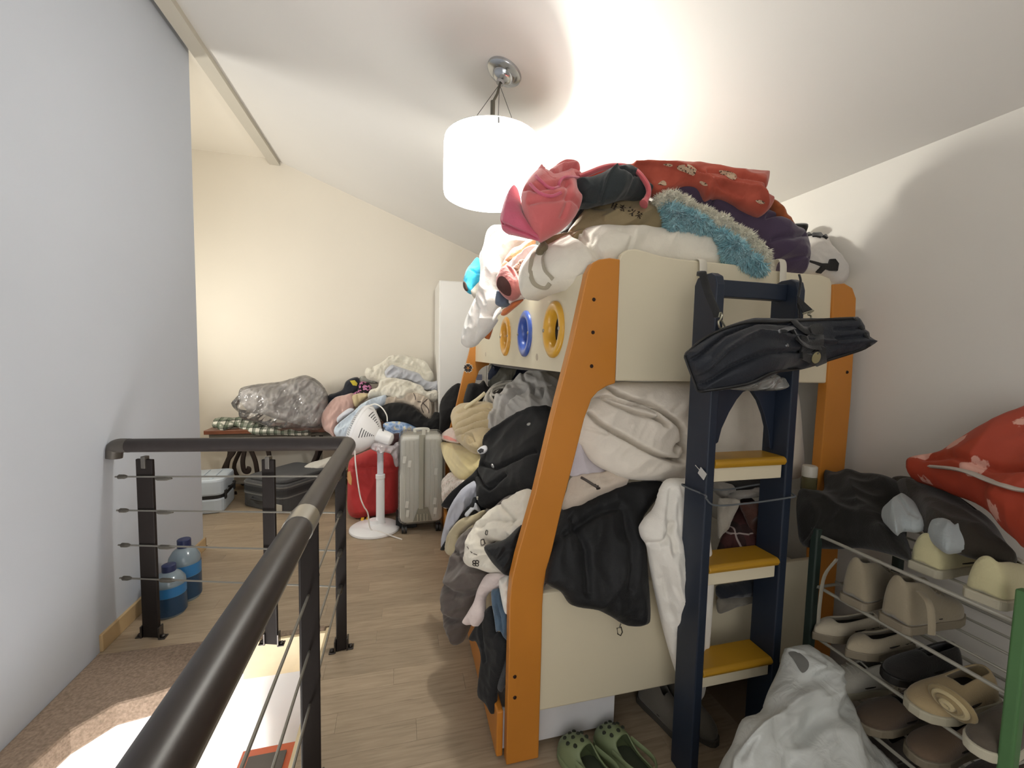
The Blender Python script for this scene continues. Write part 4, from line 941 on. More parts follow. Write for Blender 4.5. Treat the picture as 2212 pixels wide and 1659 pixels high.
# small bottle on the lower bunk by the wall-side frame
c = at(1746, 1060, Y=1.33); bt = thing('bottle', c, 'small bottle with white cap standing behind the ladder by the orange post', 'bottle')
b = lathe(nb(), [(0, 0), (.026, 0), (.028, .006), (.028, .055), (.02, .062)], c, 20); obj('body', b, plain('#7a7352', .25, trans=.4), bt, smooth=True)
b = lathe(nb(), [(.027, .06), (.027, .10), (.024, .104), (0, .104)], c, 20); obj('cap', b, plain('#c9c4b6', .4), bt, smooth=True, angle=40)
# ------------------------------------------------------------------ clothes heaped at the far wall
def plaid(name, base, bands, scale=22., rough=.9):
    m = bpy.data.materials.new(name); t = NT(m); v = t.coord('Object', (scale, scale, scale)); sp = t.n('ShaderNodeSeparateXYZ'); t.l(v, sp.inputs[0]); prev = None
    t.b.inputs['Roughness'].default_value = rough
    col = t.n('ShaderNodeRGB'); col.outputs[0].default_value = (*hexc(base), 1); prev = col.outputs[0]
    for ax_, w_, c_, f_ in bands:
        fr = t.n('ShaderNodeMath', operation='FRACT'); a_ = t.n('ShaderNodeMath', operation='MULTIPLY'); a_.inputs[1].default_value = f_; t.l(sp.outputs[ax_], a_.inputs[0]); t.l(a_.outputs[0], fr.inputs[0])
        lt = t.n('ShaderNodeMath', operation='LESS_THAN'); lt.inputs[1].default_value = w_; t.l(fr.outputs[0], lt.inputs[0]); ml = t.n('ShaderNodeMath', operation='MULTIPLY'); ml.inputs[1].default_value = .7; t.l(lt.outputs[0], ml.inputs[0])
        mx = t.n('ShaderNodeMix', data_type='RGBA'); t.l(ml.outputs[0], mx.inputs['Factor']); t.l(prev, mx.inputs['A']); mx.inputs['B'].default_value = (*hexc(c_), 1); prev = mx.outputs['Result']
    t.l(prev, t.b.inputs['Base Color']); return m
def blotch(name, stops, scale=18., rough=.9, detail=2.):
    m = bpy.data.materials.new(name); t = NT(m); nz = t.n('ShaderNodeTexNoise', i_Scale=scale, i_Detail=detail); t.l(t.coord(), nz.inputs['Vector'])
    t.l(t.ramp(nz.outputs[0], [(p, hexc(c)) for p, c in stops], 'CONSTANT'), t.b.inputs['Base Color']); t.b.inputs['Roughness'].default_value = rough; return m
BLK = fab('#1b1b1c', sheen=.06, weave=600); NVY = fab('#23262f', sheen=.15)
FLEECE = fab('#e6e1d2', sheen=.5, weave=250, bump=.6, fine=60); LGB = fab('#c3c5cc'); SOFT = [(.014, .10, 30, 2.5, 'r'), (.006, .035, 60, 2, 'r')]
PLD = plaid('green_plaid', '#dcd9cc', [(0, .45, '#4c5a46', 1), (2, .45, '#4c5a46', 1), (1, .3, '#54604d', 1), (0, .12, '#1e211c', 1), (2, .12, '#1e211c', 1)], 16)
cloth('plaid_blanket', 'A', [(213, 660), (235, 612), (300, 600), (400, 602), (440, 590), (480, 615), (560, 640), (800, 690), (1000, 700), (960, 728), (700, 722), (560, 722), (470, 690), (400, 660), (300, 690), (250, 668)],
      [((220, 650), 4.64), ((450, 600), 4.80), ((600, 715), 4.59), ((990, 710), 4.62)], PLD, 'green and white plaid blanket spread on the left end of the bench', 'blanket', T=.025, B=.05, rim=.04, fold=[(.012, .08, 20, 2, 'r')])
cloth('quilt', 'A', [(440, 440), (470, 385), (560, 360), (650, 345), (770, 330), (850, 295), (940, 280), (1030, 312), (1090, 362), (1130, 410), (1138, 480), (1110, 570), (1060, 660), (960, 665), (850, 640), (700, 600), (600, 565), (520, 560), (460, 500)],
      [((450, 440), 4.72), ((940, 290), 4.84), ((1120, 480), 4.76), ((800, 640), 4.62), ((700, 450), 4.70)], fab('#bab5b2', sheen=.2), 'bulky grey quilt on the bench inside a clear plastic bag', 'quilt', T=.11, B=.13, rim=.14,
      fold=[(.022, .12, 65, 3, 'r'), (.008, .05, 50, 2, 'r')], crease=[([(940, 290), (900, 360), (850, 450)], 6, -.012), ([(450, 470), (600, 500), (720, 560), (900, 600)], 10, -.03), ([(600, 560), (640, 480), (720, 450)], 8, -.02)])
cloth('plastic_bag', 'A', [(385, 512), (430, 440), (465, 370), (600, 340), (780, 318), (940, 268), (1050, 305), (1115, 370), (1150, 470), (1125, 580), (1088, 700), (960, 722), (820, 702), (700, 690), (560, 640), (450, 610), (440, 570)],
      [((400, 510), 4.68), ((940, 280), 4.83), ((1130, 480), 4.74), ((820, 690), 4.58), ((700, 450), 4.67), ((460, 600), 4.62)], clear('#f4f4f6', .1, .92), 'clear crinkled plastic bag wrapped around the grey quilt on the bench', 'bag', T=.13, B=.14, rim=.13, fold=[(.028, .10, 30, 3, 'r'), (.014, .035, 50, 2, 'r')])
g = 'garments heaped on the far bench'
o = cloth('jacket', 'A', [(1138, 425), (1200, 400), (1255, 372), (1280, 310), (1340, 278), (1385, 285), (1392, 360), (1370, 405), (1300, 435), (1220, 460), (1150, 520)], 4.80, NVY, 'black garment with a yellow print on top of the heap beside the grey quilt', 'clothing', T=.06, B=.07, rim=.06, group=g)
patch('print', o, 'A', [(1312, 305), (1350, 300), (1372, 325), (1365, 345), (1335, 340)], plain('#c9b83a', .7), label='yellow print')
cloth('shirt', 'A', [(1385, 290), (1400, 268), (1440, 270), (1510, 300), (1535, 330), (1460, 325), (1395, 318)], 4.82, fab('#a5a49c'), 'small grey shirt tucked between black and white clothes on the heap', 'clothing', T=.03, B=.05, rim=.03, group=g)
PB_ = blotch('pink_black_print', [(0, '#1d1a1c'), (.5, '#c77fa8'), (.62, '#1d1a1c')], 26)
cloth('scarf', 'A', [(1383, 340), (1400, 312), (1450, 318), (1485, 350), (1475, 405), (1420, 415), (1350, 425), (1330, 410), (1370, 380)], 4.74, PB_, 'pink and black patterned scarf in the middle of the far clothes heap', 'scarf', T=.035, B=.06, rim=.035, group=g)
cloth('sweater', 'A', [(1085, 590), (1130, 510), (1195, 445), (1280, 420), (1345, 410), (1350, 480), (1325, 540), (1265, 610), (1215, 690), (1200, 765), (1150, 725), (1100, 685)], [((1100, 600), 4.62), ((1340, 420), 4.72), ((1190, 750), 4.48)], fab('#c9a79e', sheen=.4), 'dusty pink sweater hanging off the bench left of the fan', 'clothing', T=.06, B=.09, rim=.07, fold=[(.016, .10, 55, 3, 'r'), (.006, .04, 40, 2, 's')], group=g)
cloth('sleeve_garment', 'A', [(1330, 425), (1400, 402), (1465, 408), (1452, 442), (1392, 484), (1372, 515), (1340, 505)], 4.66, fab('#cdbb95'), 'tan cuffed garment on the heap just above the pink sweater', 'clothing', T=.035, B=.05, rim=.04, group=g, crease=[([(1375, 420), (1385, 480)], 3, -.012)])
cloth('fleece_blanket', 'A', [(1430, 255), (1440, 215), (1490, 205), (1560, 170), (1620, 122), (1680, 108), (1750, 108), (1830, 130), (1910, 160), (1945, 205), (1982, 275), (1960, 320), (1900, 350), (1750, 360), (1600, 330), (1530, 302), (1460, 285)],
      [((1440, 250), 4.72), ((1680, 115), 4.86), ((1970, 290), 4.74), ((1700, 340), 4.66)], FLEECE, 'white fleece blanket crowning the clothes heap by the far wall', 'blanket', T=.08, B=.1, rim=.07, fold=SOFT, crease=[([(1600, 270), (1640, 195), (1720, 185), (1830, 220), (1900, 300)], 5, -.022), ([(1740, 112), (1800, 150), (1900, 260)], 5, -.016), ([(1490, 210), (1500, 260)], 4, -.012)], group=g)
cloth('shirt', 'A', [(1588, 235), (1640, 178), (1690, 190), (1780, 220), (1860, 245), (1900, 292), (1960, 312), (2030, 310), (2036, 430), (1980, 390), (1900, 375), (1800, 310), (1720, 295), (1620, 290)], [((1600, 240), 4.62), ((2030, 400), 4.6)], LGB, 'pale grey-blue shirt draped across the white fleece heap', 'clothing', T=.04, B=.06, rim=.05, fold=[(.014, .07, 40, 3, 'r')], group=g)
cloth('fleece_jacket', 'A', [(1455, 435), (1480, 380), (1535, 362), (1555, 310), (1620, 285), (1720, 295), (1810, 318), (1885, 350), (1920, 392), (1990, 378), (2022, 430), (1985, 470), (1900, 450), (1800, 410), (1740, 475), (1640, 445), (1560, 432), (1490, 442)],
      [((1470, 430), 4.58), ((1620, 290), 4.62), ((2010, 430), 4.52), ((1740, 470), 4.48)], FLEECE, 'cream fleece jacket with a thick rolled collar midway up the far heap', 'clothing', T=.07, B=.08, rim=.06, fold=SOFT, crease=[([(1560, 420), (1600, 350), (1680, 330), (1800, 360), (1840, 400)], 6, -.026)], group=g)
o = cloth('blouse', 'A', [(1590, 445), (1680, 420), (1740, 402), (1840, 402), (1925, 435), (1962, 500), (1955, 605), (1920, 608), (1860, 545), (1780, 495), (1700, 485), (1620, 505), (1530, 510)], [((1600, 450), 4.50), ((1940, 600), 4.38), ((1840, 410), 4.5)], fab('#cdbfae'), 'beige blouse with dark piping on the right of the far heap', 'clothing', T=.04, B=.06, rim=.05, fold=[(.014, .06, 60, 3, 'r')], group=g)
for P in ([(1820, 405), (1835, 450), (1815, 500)], [(1930, 450), (1880, 500), (1900, 560)], [(1850, 470), (1890, 480), (1940, 540), (1930, 600)]): cord('piping', o, 'A', P, .004, plain('#4a3f3d', .7))
cloth('jacket', 'A', [(1525, 545), (1620, 490), (1720, 488), (1820, 520), (1900, 585), (1950, 612), (1990, 556), (2080, 596), (2112, 690), (2050, 730), (1900, 700), (1800, 655), (1700, 645), (1600, 635), (1555, 605)], [((1540, 560), 4.42), ((2100, 690), 4.20), ((1720, 495), 4.45)], BLK, 'black jacket lying low on the far heap above the blue print cloth', 'clothing', T=.06, B=.1, rim=.07, group=g)
BPR = blotch('blue_print', [(0, '#7f9fcb'), (.45, '#a9c0e2'), (.58, '#e8e2c8'), (.68, '#8aa9d4')], 22)
cloth('printed_sheet', 'A', [(1575, 652), (1660, 628), (1760, 640), (1850, 680), (1890, 705), (1850, 770), (1730, 790), (1620, 740)], 4.28, BPR, 'light blue printed sheet folded above the upright suitcase', 'bedding', T=.05, B=.12, rim=.06, group=g)
cloth('shirt', 'A', [(1212, 595), (1300, 525), (1345, 540), (1240, 625), (1215, 640)], 4.46, fab('#d5d6df'), 'bluish white shirt edge between the pink sweater and fan', 'clothing', T=.03, B=.06, rim=.03, group=g)
cloth('dress', 'A', [(1185, 695), (1230, 640), (1330, 560), (1420, 482), (1560, 430), (1605, 430), (1592, 485), (1520, 525), (1430, 570), (1400, 700), (1380, 790), (1290, 780), (1205, 745)], [((1190, 700), 4.22), ((1600, 440), 4.5), ((1380, 780), 4.15)], fab('#cbd8e6'), 'pale blue dress sliding off the heap behind the fan grille', 'clothing', T=.05, B=.08, rim=.06, fold=[(.016, .08, 45, 4, 'r')], group=g)
cloth('cushion', 'A', [(1560, 760), (1700, 720), (1735, 760), (1740, 850), (1640, 860), (1560, 830)], 4.20, fab('#3a2226'), 'dark maroon cushion behind the fan motor and suitcase', 'cushion', T=.05, B=.12, rim=.06)
cloth('plastic_bag', 'J', [(520, 560), (560, 500), (690, 520), (770, 530), (800, 500), (862, 490), (850, 560), (840, 680), (838, 755), (790, 760), (760, 650), (700, 610), (620, 610), (560, 590)], [((530, 560), 3.42), ((850, 520), 3.46), ((820, 750), 3.50)], clear('#efe6ea', .15, .55), 'thin clear plastic bag tied under the fan motor', 'bag', T=.02, B=.02, rim=.03, fold=[(.016, .06, 60, 2, 'r')])

# ------------------------------------------------------------------ clothes on the lower bunk
cloth('coat', 'K', [(5, 990), (10, 700), (100, 520), (240, 385), (340, 380), (330, 700), (140, 1000), (60, 1250), (10, 1300)], [((10, 990), 3.90), ((250, 390), 3.98), ((330, 700), 3.85)], BLK, 'black coat heaped at the far end of the bunk behind the slanted post', 'clothing', T=.05, B=.12, rim=.07)
cloth('coat', 'K', [(380, 700), (440, 400), (500, 352), (570, 350), (640, 362), (700, 308), (762, 402), (860, 412), (740, 520), (700, 690), (560, 720)], 3.42, fab('#1f1e1f', sheen=.1), 'black coat on the lower bunk just right of the far slanted post', 'clothing', T=.06, B=.12, rim=.06)
o = cloth('storage_bag', 'K', [(772, 180), (785, 70), (850, 42), (1000, 70), (1200, 92), (1440, 135), (1455, 250), (1330, 320), (1140, 350), (1000, 400), (780, 420)], 3.46, clear('#8a8c84', .2, .25), 'grey translucent storage bag with navy straps under the upper bunk', 'bag', T=.05, B=.08, rim=.06, fold=[(.02, .1, 40, 2, 'r')])
for P in ([(850, 52), (985, 72), (930, 160), (800, 300), (778, 290), (776, 200)], [(1225, 105), (1430, 140), (1425, 240), (1330, 268), (1150, 325), (1140, 300), (1200, 210)]): patch('strap', o, 'K', P, fab('#222a3e'), .004, label='navy strap')
o = cloth('piped_bag', 'K', [(685, 660), (705, 580), (745, 500), (830, 410), (960, 350), (1140, 330), (1200, 350), (1200, 500), (1100, 640), (980, 690), (880, 715), (780, 700)], [((700, 640), 2.82), ((960, 355), 3.05), ((1150, 500), 2.95)], fab('#a9a69d'), 'grey bag with thick white piping lying open on the lower bunk', 'bag', T=.05, B=.08, rim=.06, crease=[([(820, 560), (950, 470), (1060, 470)], 7, -.03)])
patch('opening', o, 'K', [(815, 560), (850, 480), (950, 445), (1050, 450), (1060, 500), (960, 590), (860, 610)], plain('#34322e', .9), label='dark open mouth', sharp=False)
for P in ([(1140, 345), (960, 385), (840, 440), (760, 530), (740, 620), (790, 690), (870, 680)], [(1080, 440), (960, 430), (850, 480), (810, 560), (850, 640), (900, 660)], [(825, 460), (830, 540), (930, 560)]): cord('piping', o, 'K', P, .010, plain('#d6d1c6', .6), label='white piping')
bm = nb(); P = [at(*cpt('K', p), Y=2.76) for p in ((398, 758), (440, 720), (600, 610), (722, 505))]; tube(bm, P, [.010, .013, .013, .012], 8)
tag(obj('stick', bm, plain('#e8dcb8', .5), None, smooth=True), 'short cream stick resting across the tan rolled blanket', 'stick')
cloth('quilt', 'D', [(495, 730), (492, 650), (520, 560), (570, 470), (640, 400), (700, 330), (770, 285), (850, 250), (960, 238), (1080, 250), (1130, 330), (1080, 560), (900, 640), (760, 640), (640, 680), (560, 760)],
      [((500, 700), ('X', .50)), ((560, 480), ('X', .62)), ((850, 260), ('X', .90)), ((1080, 300), ('X', 1.05)), ((1050, 520), ('X', .88)), ((650, 670), ('X', .60))], fab('#c2bfba', rough=.6, sheen=.3, weave=500), 'light grey silky quilt folded in soft ridges on the lower bunk', 'quilt', T=.08, B=.12, rim=.08,
      fold=[(.016, .11, -50, 3, 'r'), (.005, .045, -30, 2.5, 'r')], crease=[([(640, 640), (660, 570), (760, 480), (880, 420)], 7, -.03), ([(880, 430), (890, 500), (950, 520), (960, 470)], 6, -.03), ([(800, 300), (820, 380), (900, 430), (1000, 450)], 5, -.02), ([(560, 720), (590, 600), (640, 520), (720, 430)], 5, -.015)])
TAN = fab('#cbb78f', sheen=.3)
cloth('rolled_blanket', 'D', [(212, 640), (215, 590), (240, 540), (300, 500), (400, 486), (500, 490), (560, 520), (560, 640), (515, 710), (500, 760), (450, 800), (400, 842), (340, 845), (290, 815), (245, 770)],
      [((220, 630), ('X', .36)), ((400, 490), ('X', .50)), ((540, 560), ('X', .56)), ((380, 830), ('X', .38))], TAN, 'tan folded blanket with a rolled end on the lower bunk edge', 'blanket', T=.06, B=.1, rim=.07,
      fold=[(.010, .08, -10, 3, 'r')], crease=[([(235, 720), (300, 660), (420, 620), (540, 600)], 4, -.024), ([(240, 740), (290, 725), (400, 680), (520, 640)], 4, -.03), ([(250, 765), (330, 770), (420, 720), (520, 690)], 4, -.03), ([(330, 810), (350, 790), (400, 790), (405, 815), (370, 828)], 3, -.02), ([(300, 600), (400, 570), (520, 560)], 4, -.012)], step=2.2)
o = cloth('shirt', 'D', [(122, 745), (150, 710), (210, 675), (240, 720), (262, 790), (250, 802), (180, 790), (130, 775)], ('X', .34), fab('#dcc4b6'), 'pale pink garment with coral lining under the tan rolled blanket', 'clothing', T=.025, B=.06, rim=.03)
patch('lining', o, 'D', [(138, 742), (170, 742), (240, 775), (245, 790), (190, 778), (145, 762)], plain('#e2968a', .8), label='coral lining')
cloth('pillow', 'D', [(122, 785), (180, 798), (270, 808), (380, 848), (445, 845), (460, 950), (400, 1030), (300, 1092), (255, 1080), (205, 1030), (155, 940), (130, 860)],
      [((130, 790), ('X', .33)), ((440, 850), ('X', .45)), ((290, 1085), ('X', .33))], fab('#ead79c', sheen=.3), 'yellow pillow bulging over the bunk edge under the tan blanket', 'pillow', T=.05, B=.12, rim=.09, fold=[(.012, .12, -60, 3, 'r')])
FLO = blotch('floral_print', [(0, '#e6dcd4'), (.56, '#dfc0b8'), (.61, '#7f9268'), (.66, '#e9e4dc')], 40)
cloth('floral_sheet', 'D', [(145, 1100), (170, 1060), (205, 1032), (250, 1080), (300, 1100), (290, 1160), (200, 1240), (160, 1330), (148, 1250)], ('X', .325), FLO, 'white sheet with small floral print below the yellow pillow', 'bedding', T=.03, B=.08, rim=.04)
BLKJ = fab('#1a1a1b', sheen=.06, weave=700)
o = cloth('jacket', 'D', [(133, 1312), (160, 1262), (230, 1185), (330, 1100), (400, 1040), (440, 960), (445, 900), (475, 830), (510, 745), (590, 670), (680, 600), (780, 560), (880, 535), (1010, 525), (1000, 640), (960, 830), (900, 1060), (860, 1190), (760, 1215), (600, 1260), (460, 1315), (420, 1260), (405, 1150), (330, 1150), (260, 1215), (190, 1285)],
      [((135, 1310), 2.15), ((330, 1110), 2.10), ((440, 920), 2.2), ((680, 600), 2.15), ((1000, 530), 2.02), ((980, 700), 1.85), ((870, 1180), 1.62), ((460, 1310), 1.92), ((650, 900), 1.98)], BLKJ, 'black snap-button jacket sprawled over the middle of the lower bunk', 'clothing', T=.04, B=.10, rim=.06,
      fold=[(.012, .13, 45, 3.5, 'r'), (.004, .05, 45, 4, 's')], crease=[([(480, 830), (600, 720), (780, 620), (980, 560)], 6, .012), ([(440, 1080), (500, 1150), (560, 1190), (700, 1090)], 6, -.02), ([(500, 1010), (620, 1040), (800, 960), (900, 900)], 7, -.016), ([(405, 1140), (440, 1060), (440, 960)], 5, -.016)])
button(o, 'D', (533, 983), .0115, plain('#c9c9c7', .3, .5), label='pale snap button'); button(o, 'D', (820, 652), .0105, plain('#8f8f8b', .3, .5), label='grey snap button')
cord('drawcord', o, 'L', [(660, 640), (690, 655), (720, 640), (700, 670), (680, 690), (665, 680), (690, 655)], .004, plain('#c9c5b6', .5), label='pale drawcord knot')
o2 = cloth('mask', 'D', [(408, 860), (440, 828), (478, 820), (492, 850), (470, 880), (430, 888)], 2.08, fab('#d5d5d8'), 'small white and black sleep mask by the black jacket', 'mask', T=.015, B=.02, rim=.015)
patch('print', o2, 'D', [(415, 862), (440, 845), (462, 852), (458, 872), (432, 880)], plain('#2b2b2d', .7), label='black printed spot')
cloth('shirt', 'D', [(118, 1610), (140, 1500), (170, 1380), (215, 1290), (280, 1205), (340, 1155), (402, 1130), (412, 1200), (420, 1240), (340, 1300), (260, 1400), (190, 1520), (145, 1640)], [((125, 1600), 2.2), ((400, 1140), 2.0), ((270, 1290), 2.06)], fab('#bdbfca'), 'pale lavender-grey shirt hanging off the bunk below the black jacket', 'clothing', T=.02, B=.05, rim=.03, fold=[(.009, .05, 60, 3, 'r')])
cloth('jacket', 'L', [(10, 1635), (100, 1480), (180, 1330), (330, 1060), (480, 880), (600, 760), (640, 650), (720, 700), (800, 850), (780, 930), (600, 990), (440, 1040), (300, 1150), (180, 1340), (130, 1480), (135, 1630)], [((20, 1630), 2.19), ((640, 700), 2.0), ((780, 920), 1.95)], fab('#1d1e20', sheen=.1), 'black jacket lining strip below the lavender shirt', 'clothing', T=.015, B=.05, rim=.03)
cloth('sleeve_garment', 'L', [(468, 980), (540, 900), (580, 850), (640, 850), (660, 780), (700, 770), (780, 910), (740, 930), (660, 880), (600, 930), (520, 1015)], 1.93, fab('#b4b6ba'), 'grey glove-like cuff in the dark fold below the drawcord', 'clothing', T=.012, B=.03, rim=.02)
cloth('trousers', 'L', [(100, 1640), (160, 1370), (300, 1160), (440, 1040), (640, 980), (760, 930), (860, 880), (780, 1000), (640, 1100), (460, 1230), (350, 1350), (330, 1500), (290, 1700), (200, 1760)], [((110, 1640), 2.12), ((450, 1040), 1.96), ((800, 920), 1.88), ((250, 1700), 2.0)], fab('#c3b593'), 'khaki trousers draped over the bunk edge left of the brown puffer', 'clothing', T=.02, B=.06, rim=.04, fold=[(.009, .05, 60, 4, 'r')])
PUF = fab('#5c534e', rough=.55, sheen=.2, weave=900)
cloth('puffer_coat', '0', [(957, 1290), (962, 1255), (972, 1222), (988, 1180), (1000, 1158), (1030, 1136), (1056, 1112), (1094, 1078), (1146, 1060), (1160, 1085), (1110, 1130), (1065, 1160), (1050, 1200), (1060, 1240), (1050, 1262), (1036, 1280), (1026, 1310), (1012, 1345), (998, 1378), (985, 1394), (972, 1372), (962, 1340)],
      [((960, 1290), 1.86), ((985, 1390), 1.74), ((1000, 1160), 1.92), ((1090, 1080), 1.80), ((1150, 1065), 1.70), ((1055, 1240), 1.62), ((1005, 1260), 1.74), ((1026, 1310), 1.68)], PUF, 'dark grey-brown puffer coat hanging down the side of the lower bunk', 'clothing', T=.045, B=.07, rim=.06,
      fold=[(.008, .06, 20, 2, 'r'), (.004, .025, 60, 2, 's')], crease=[([(1025, 1138), (1045, 1155), (1056, 1170)], 4, -.016), ([(985, 1190), (1010, 1210), (1050, 1225)], 6, -.022), ([(962, 1262), (1000, 1275), (1040, 1275)], 6, -.022), ([(960, 1320), (990, 1335), (1015, 1338)], 6, -.02), ([(1055, 1115), (1075, 1125), (1085, 1140)], 4, -.012)])
CRM = fab('#e3dccd', rough=.7, weave=600)
o = cloth('jacket', '0', [(1003, 1207), (1010, 1175), (1022, 1150), (1040, 1128), (1060, 1108), (1085, 1090), (1120, 1068), (1148, 1058), (1150, 1085), (1146, 1120), (1136, 1160), (1120, 1175), (1060, 1165), (1052, 1175), (1060, 1190), (1080, 1225), (1094, 1240), (1060, 1238), (1030, 1228), (1010, 1222)],
      [((1005, 1205), 1.66), ((1060, 1108), 1.74), ((1145, 1062), 1.62), ((1140, 1150), 1.46), ((1090, 1235), 1.50), ((1070, 1160), 1.60)], CRM, 'cream jacket with dark flower emblem hanging over the bunk edge', 'clothing', T=.03, B=.06, rim=.04,
      fold=[(.010, .06, 45, 3, 'r'), (.005, .03, 20, 2, 'r')], crease=[([(1045, 1150), (1080, 1130), (1120, 1128)], 4, -.014), ([(1085, 1092), (1110, 1120), (1120, 1140)], 4, -.014)])
c0 = cpt('E', (350, 217))
for k in range(4):
    a = math.pi/4+k*math.pi/2; px, py = c0[0]+4.2*math.cos(a), c0[1]+4.2*math.sin(a); p, n_ = on_surf(o, px, py, .001)
    b = lathe(nb(), [(.004, .0), (.0075, .001), (.0085, .0), (.0075, -.001)], p, 12, n_, caps=False); obj('emblem_petal', b, plain('#3a332e', .6), o, smooth=True, label='dark flower emblem petal')
button(o, 'E', (350, 217), .0035, plain('#3a332e', .6), 'emblem_centre')
patch('print', o, 'L', [(770, 1465), (820, 1450), (835, 1540), (780, 1555)], plain('#cfc6b6', .8), label='small outlined print')
for P in ([(770, 1465), (820, 1452), (835, 1540), (780, 1556), (770, 1465)], [(828, 1440), (840, 1500), (850, 1535)]): cord('print_outline', o, 'L', P, .0016, plain('#4b443e', .7), off=.004)
cord('zip_pull', o, 'L', [(870, 1290), (865, 1340), (895, 1350), (905, 1290), (880, 1270), (870, 1300)], .0022, plain('#6a665e', .4, .6))
cord('seam', o, 'E', [(290, 100), (320, 140), (360, 160)], .0016, plain('#5a5048', .8))
cloth('jacket', 'E', [(408, 105), (470, 75), (560, 45), (640, -30), (680, -40), (640, 160), (605, 290), (560, 300), (510, 260), (450, 190)], [((420, 110), 1.48), ((660, -30), 1.46), ((600, 280), 1.42)], fab('#1c1d1f', rough=.6, sheen=.1), 'black sleeve of a coat poking out left of the orange post', 'clothing', T=.03, B=.03, rim=.04, fold=[(.01, .05, 30, 2, 'r')])
cloth('sweatshirt', 'E', [(263, 632), (300, 570), (350, 480), (372, 400), (430, 300), (490, 285), (570, 300), (540, 370), (470, 400), (400, 445), (392, 580), (350, 650), (330, 660), (310, 640), (285, 652)], [((270, 630), 1.56), ((450, 295), 1.55), ((560, 310), 1.44), ((350, 640), 1.5)], fab('#dfcfca', sheen=.3), 'pale pink sweatshirt hanging below the cream jacket', 'clothing', T=.02, B=.04, rim=.03, fold=[(.006, .05, 60, 3, 's')], crease=[([(400, 440), (470, 395), (530, 345)], 3, -.01)])
cloth('towel', 'E', [(512, 345), (545, 315), (590, 300), (600, 400), (585, 540), (570, 575), (550, 555), (530, 470)], [((520, 340), 1.43), ((580, 540), 1.40)], fab('#ece7de', sheen=.3), 'rolled white towel edge against the near orange post', 'towel', T=.015, B=.04, rim=.025)
cloth('jeans', 'E', [(458, 425), (490, 398), (515, 405), (540, 500), (572, 580), (580, 745), (555, 740), (525, 690), (495, 692), (480, 600)], [((470, 420), 1.45), ((570, 600), 1.41), ((510, 680), 1.42)], fab('#53687c', weave=400, bump=.4), 'folded blue denim jeans hanging beside the near post', 'clothing', T=.014, B=.025, rim=.02, crease=[([(505, 420), (520, 560), (545, 690)], 2.5, -.01)])
cloth('trousers', 'E', [(308, 742), (330, 690), (400, 570), (460, 515), (480, 600), (495, 695), (525, 700), (560, 750), (568, 800), (545, 930), (505, 1080), (495, 1180), (490, 1258), (465, 1272), (420, 1200), (368, 1140), (378, 1000), (392, 870), (360, 770), (330, 765)],
      [((320, 730), 1.60), ((460, 520), 1.48), ((470, 1260), 1.43), ((400, 1000), 1.50), ((550, 760), 1.42)], fab('#1e1f21', sheen=.1), 'black trousers hanging down over the drawer beside the near post', 'clothing', T=.018, B=.02, rim=.03, fold=[(.006, .05, 80, 3, 's')], crease=[([(400, 600), (420, 740), (440, 900)], 5, -.006)])
cloth('scarf', 'E', [(500, 1080), (520, 980), (555, 870), (572, 860), (570, 1000), (545, 1090), (515, 1110)], 1.42, fab('#3c3d3f'), 'dark grey scarf end between the black trousers and post', 'scarf', T=.01, B=.02, rim=.015)
# right of the near post
WQ = fab('#f4ebdd', sheen=.35, weave=350)
cloth('quilt', 'D', [(1300, 520), (1380, 440), (1440, 350), (1540, 314), (1800, 312), (2080, 314), (2150, 340), (2158, 600), (2156, 1000), (2130, 1108), (1900, 1102), (1610, 1088), (1470, 1032), (1330, 955), (1240, 850), (1205, 780), (1235, 660)],
      [((1300, 560), 1.50), ((1540, 320), 1.50), ((2140, 340), 1.46), ((2140, 1090), 1.46), ((1480, 1030), 1.44), ((1240, 820), 1.50), ((1800, 700), 1.47)], WQ, 'thick white quilt folded in rolls filling the near end of the lower bunk', 'quilt', T=.05, B=.45, rim=.09, step=3.4,
      fold=[(.008, .09, 20, 2, 'r'), (.004, .04, 60, 2, 's')],
      crease=[([(1440, 350), (1500, 410), (1600, 455), (1730, 485), (1820, 530), (1900, 590), (1960, 640), (1990, 700), (2012, 800), (2020, 870), (1965, 930)], 6, -.075),
              ([(1385, 430), (1480, 500), (1620, 560), (1750, 590), (1830, 620), (1870, 652)], 5, -.055), ([(1400, 425), (1560, 488), (1700, 510), (1790, 545), (1845, 645)], 4, -.045),
              ([(1290, 560), (1360, 640), (1480, 720), (1600, 800), (1750, 880), (1880, 922), (1980, 930)], 6, -.075), ([(1930, 850), (1950, 815), (2000, 790)], 5, -.06), ([(1235, 665), (1310, 680), (1420, 720)], 4, -.012), ([(2040, 960), (2100, 1000)], 5, -.012)])
cloth('sheet', 'D', [(1150, 1060), (1180, 930), (1215, 790), (1260, 860), (1330, 955), (1480, 1035), (1400, 1060), (1250, 1075)], 1.50, fab('#d3cdd4'), 'lavender-white bed sheet showing below the thick folded quilt', 'bedding', T=.03, B=.15, rim=.05)
o = cloth('puffer_jacket', 'D', [(1080, 1310), (1120, 1180), (1150, 1090), (1250, 1055), (1380, 1045), (1480, 1028), (1620, 1090), (1500, 1150), (1350, 1210), (1250, 1270), (1150, 1320)], [((1100, 1300), 1.44), ((1250, 1060), 1.50), ((1610, 1090), 1.44), ((1250, 1270), 1.42)], fab('#d6c8b8', rough=.6), 'cream puffer jacket with dark zip between quilt and black coat', 'clothing', T=.035, B=.15, rim=.05, fold=[(.010, .06, 20, 3, 'r')])
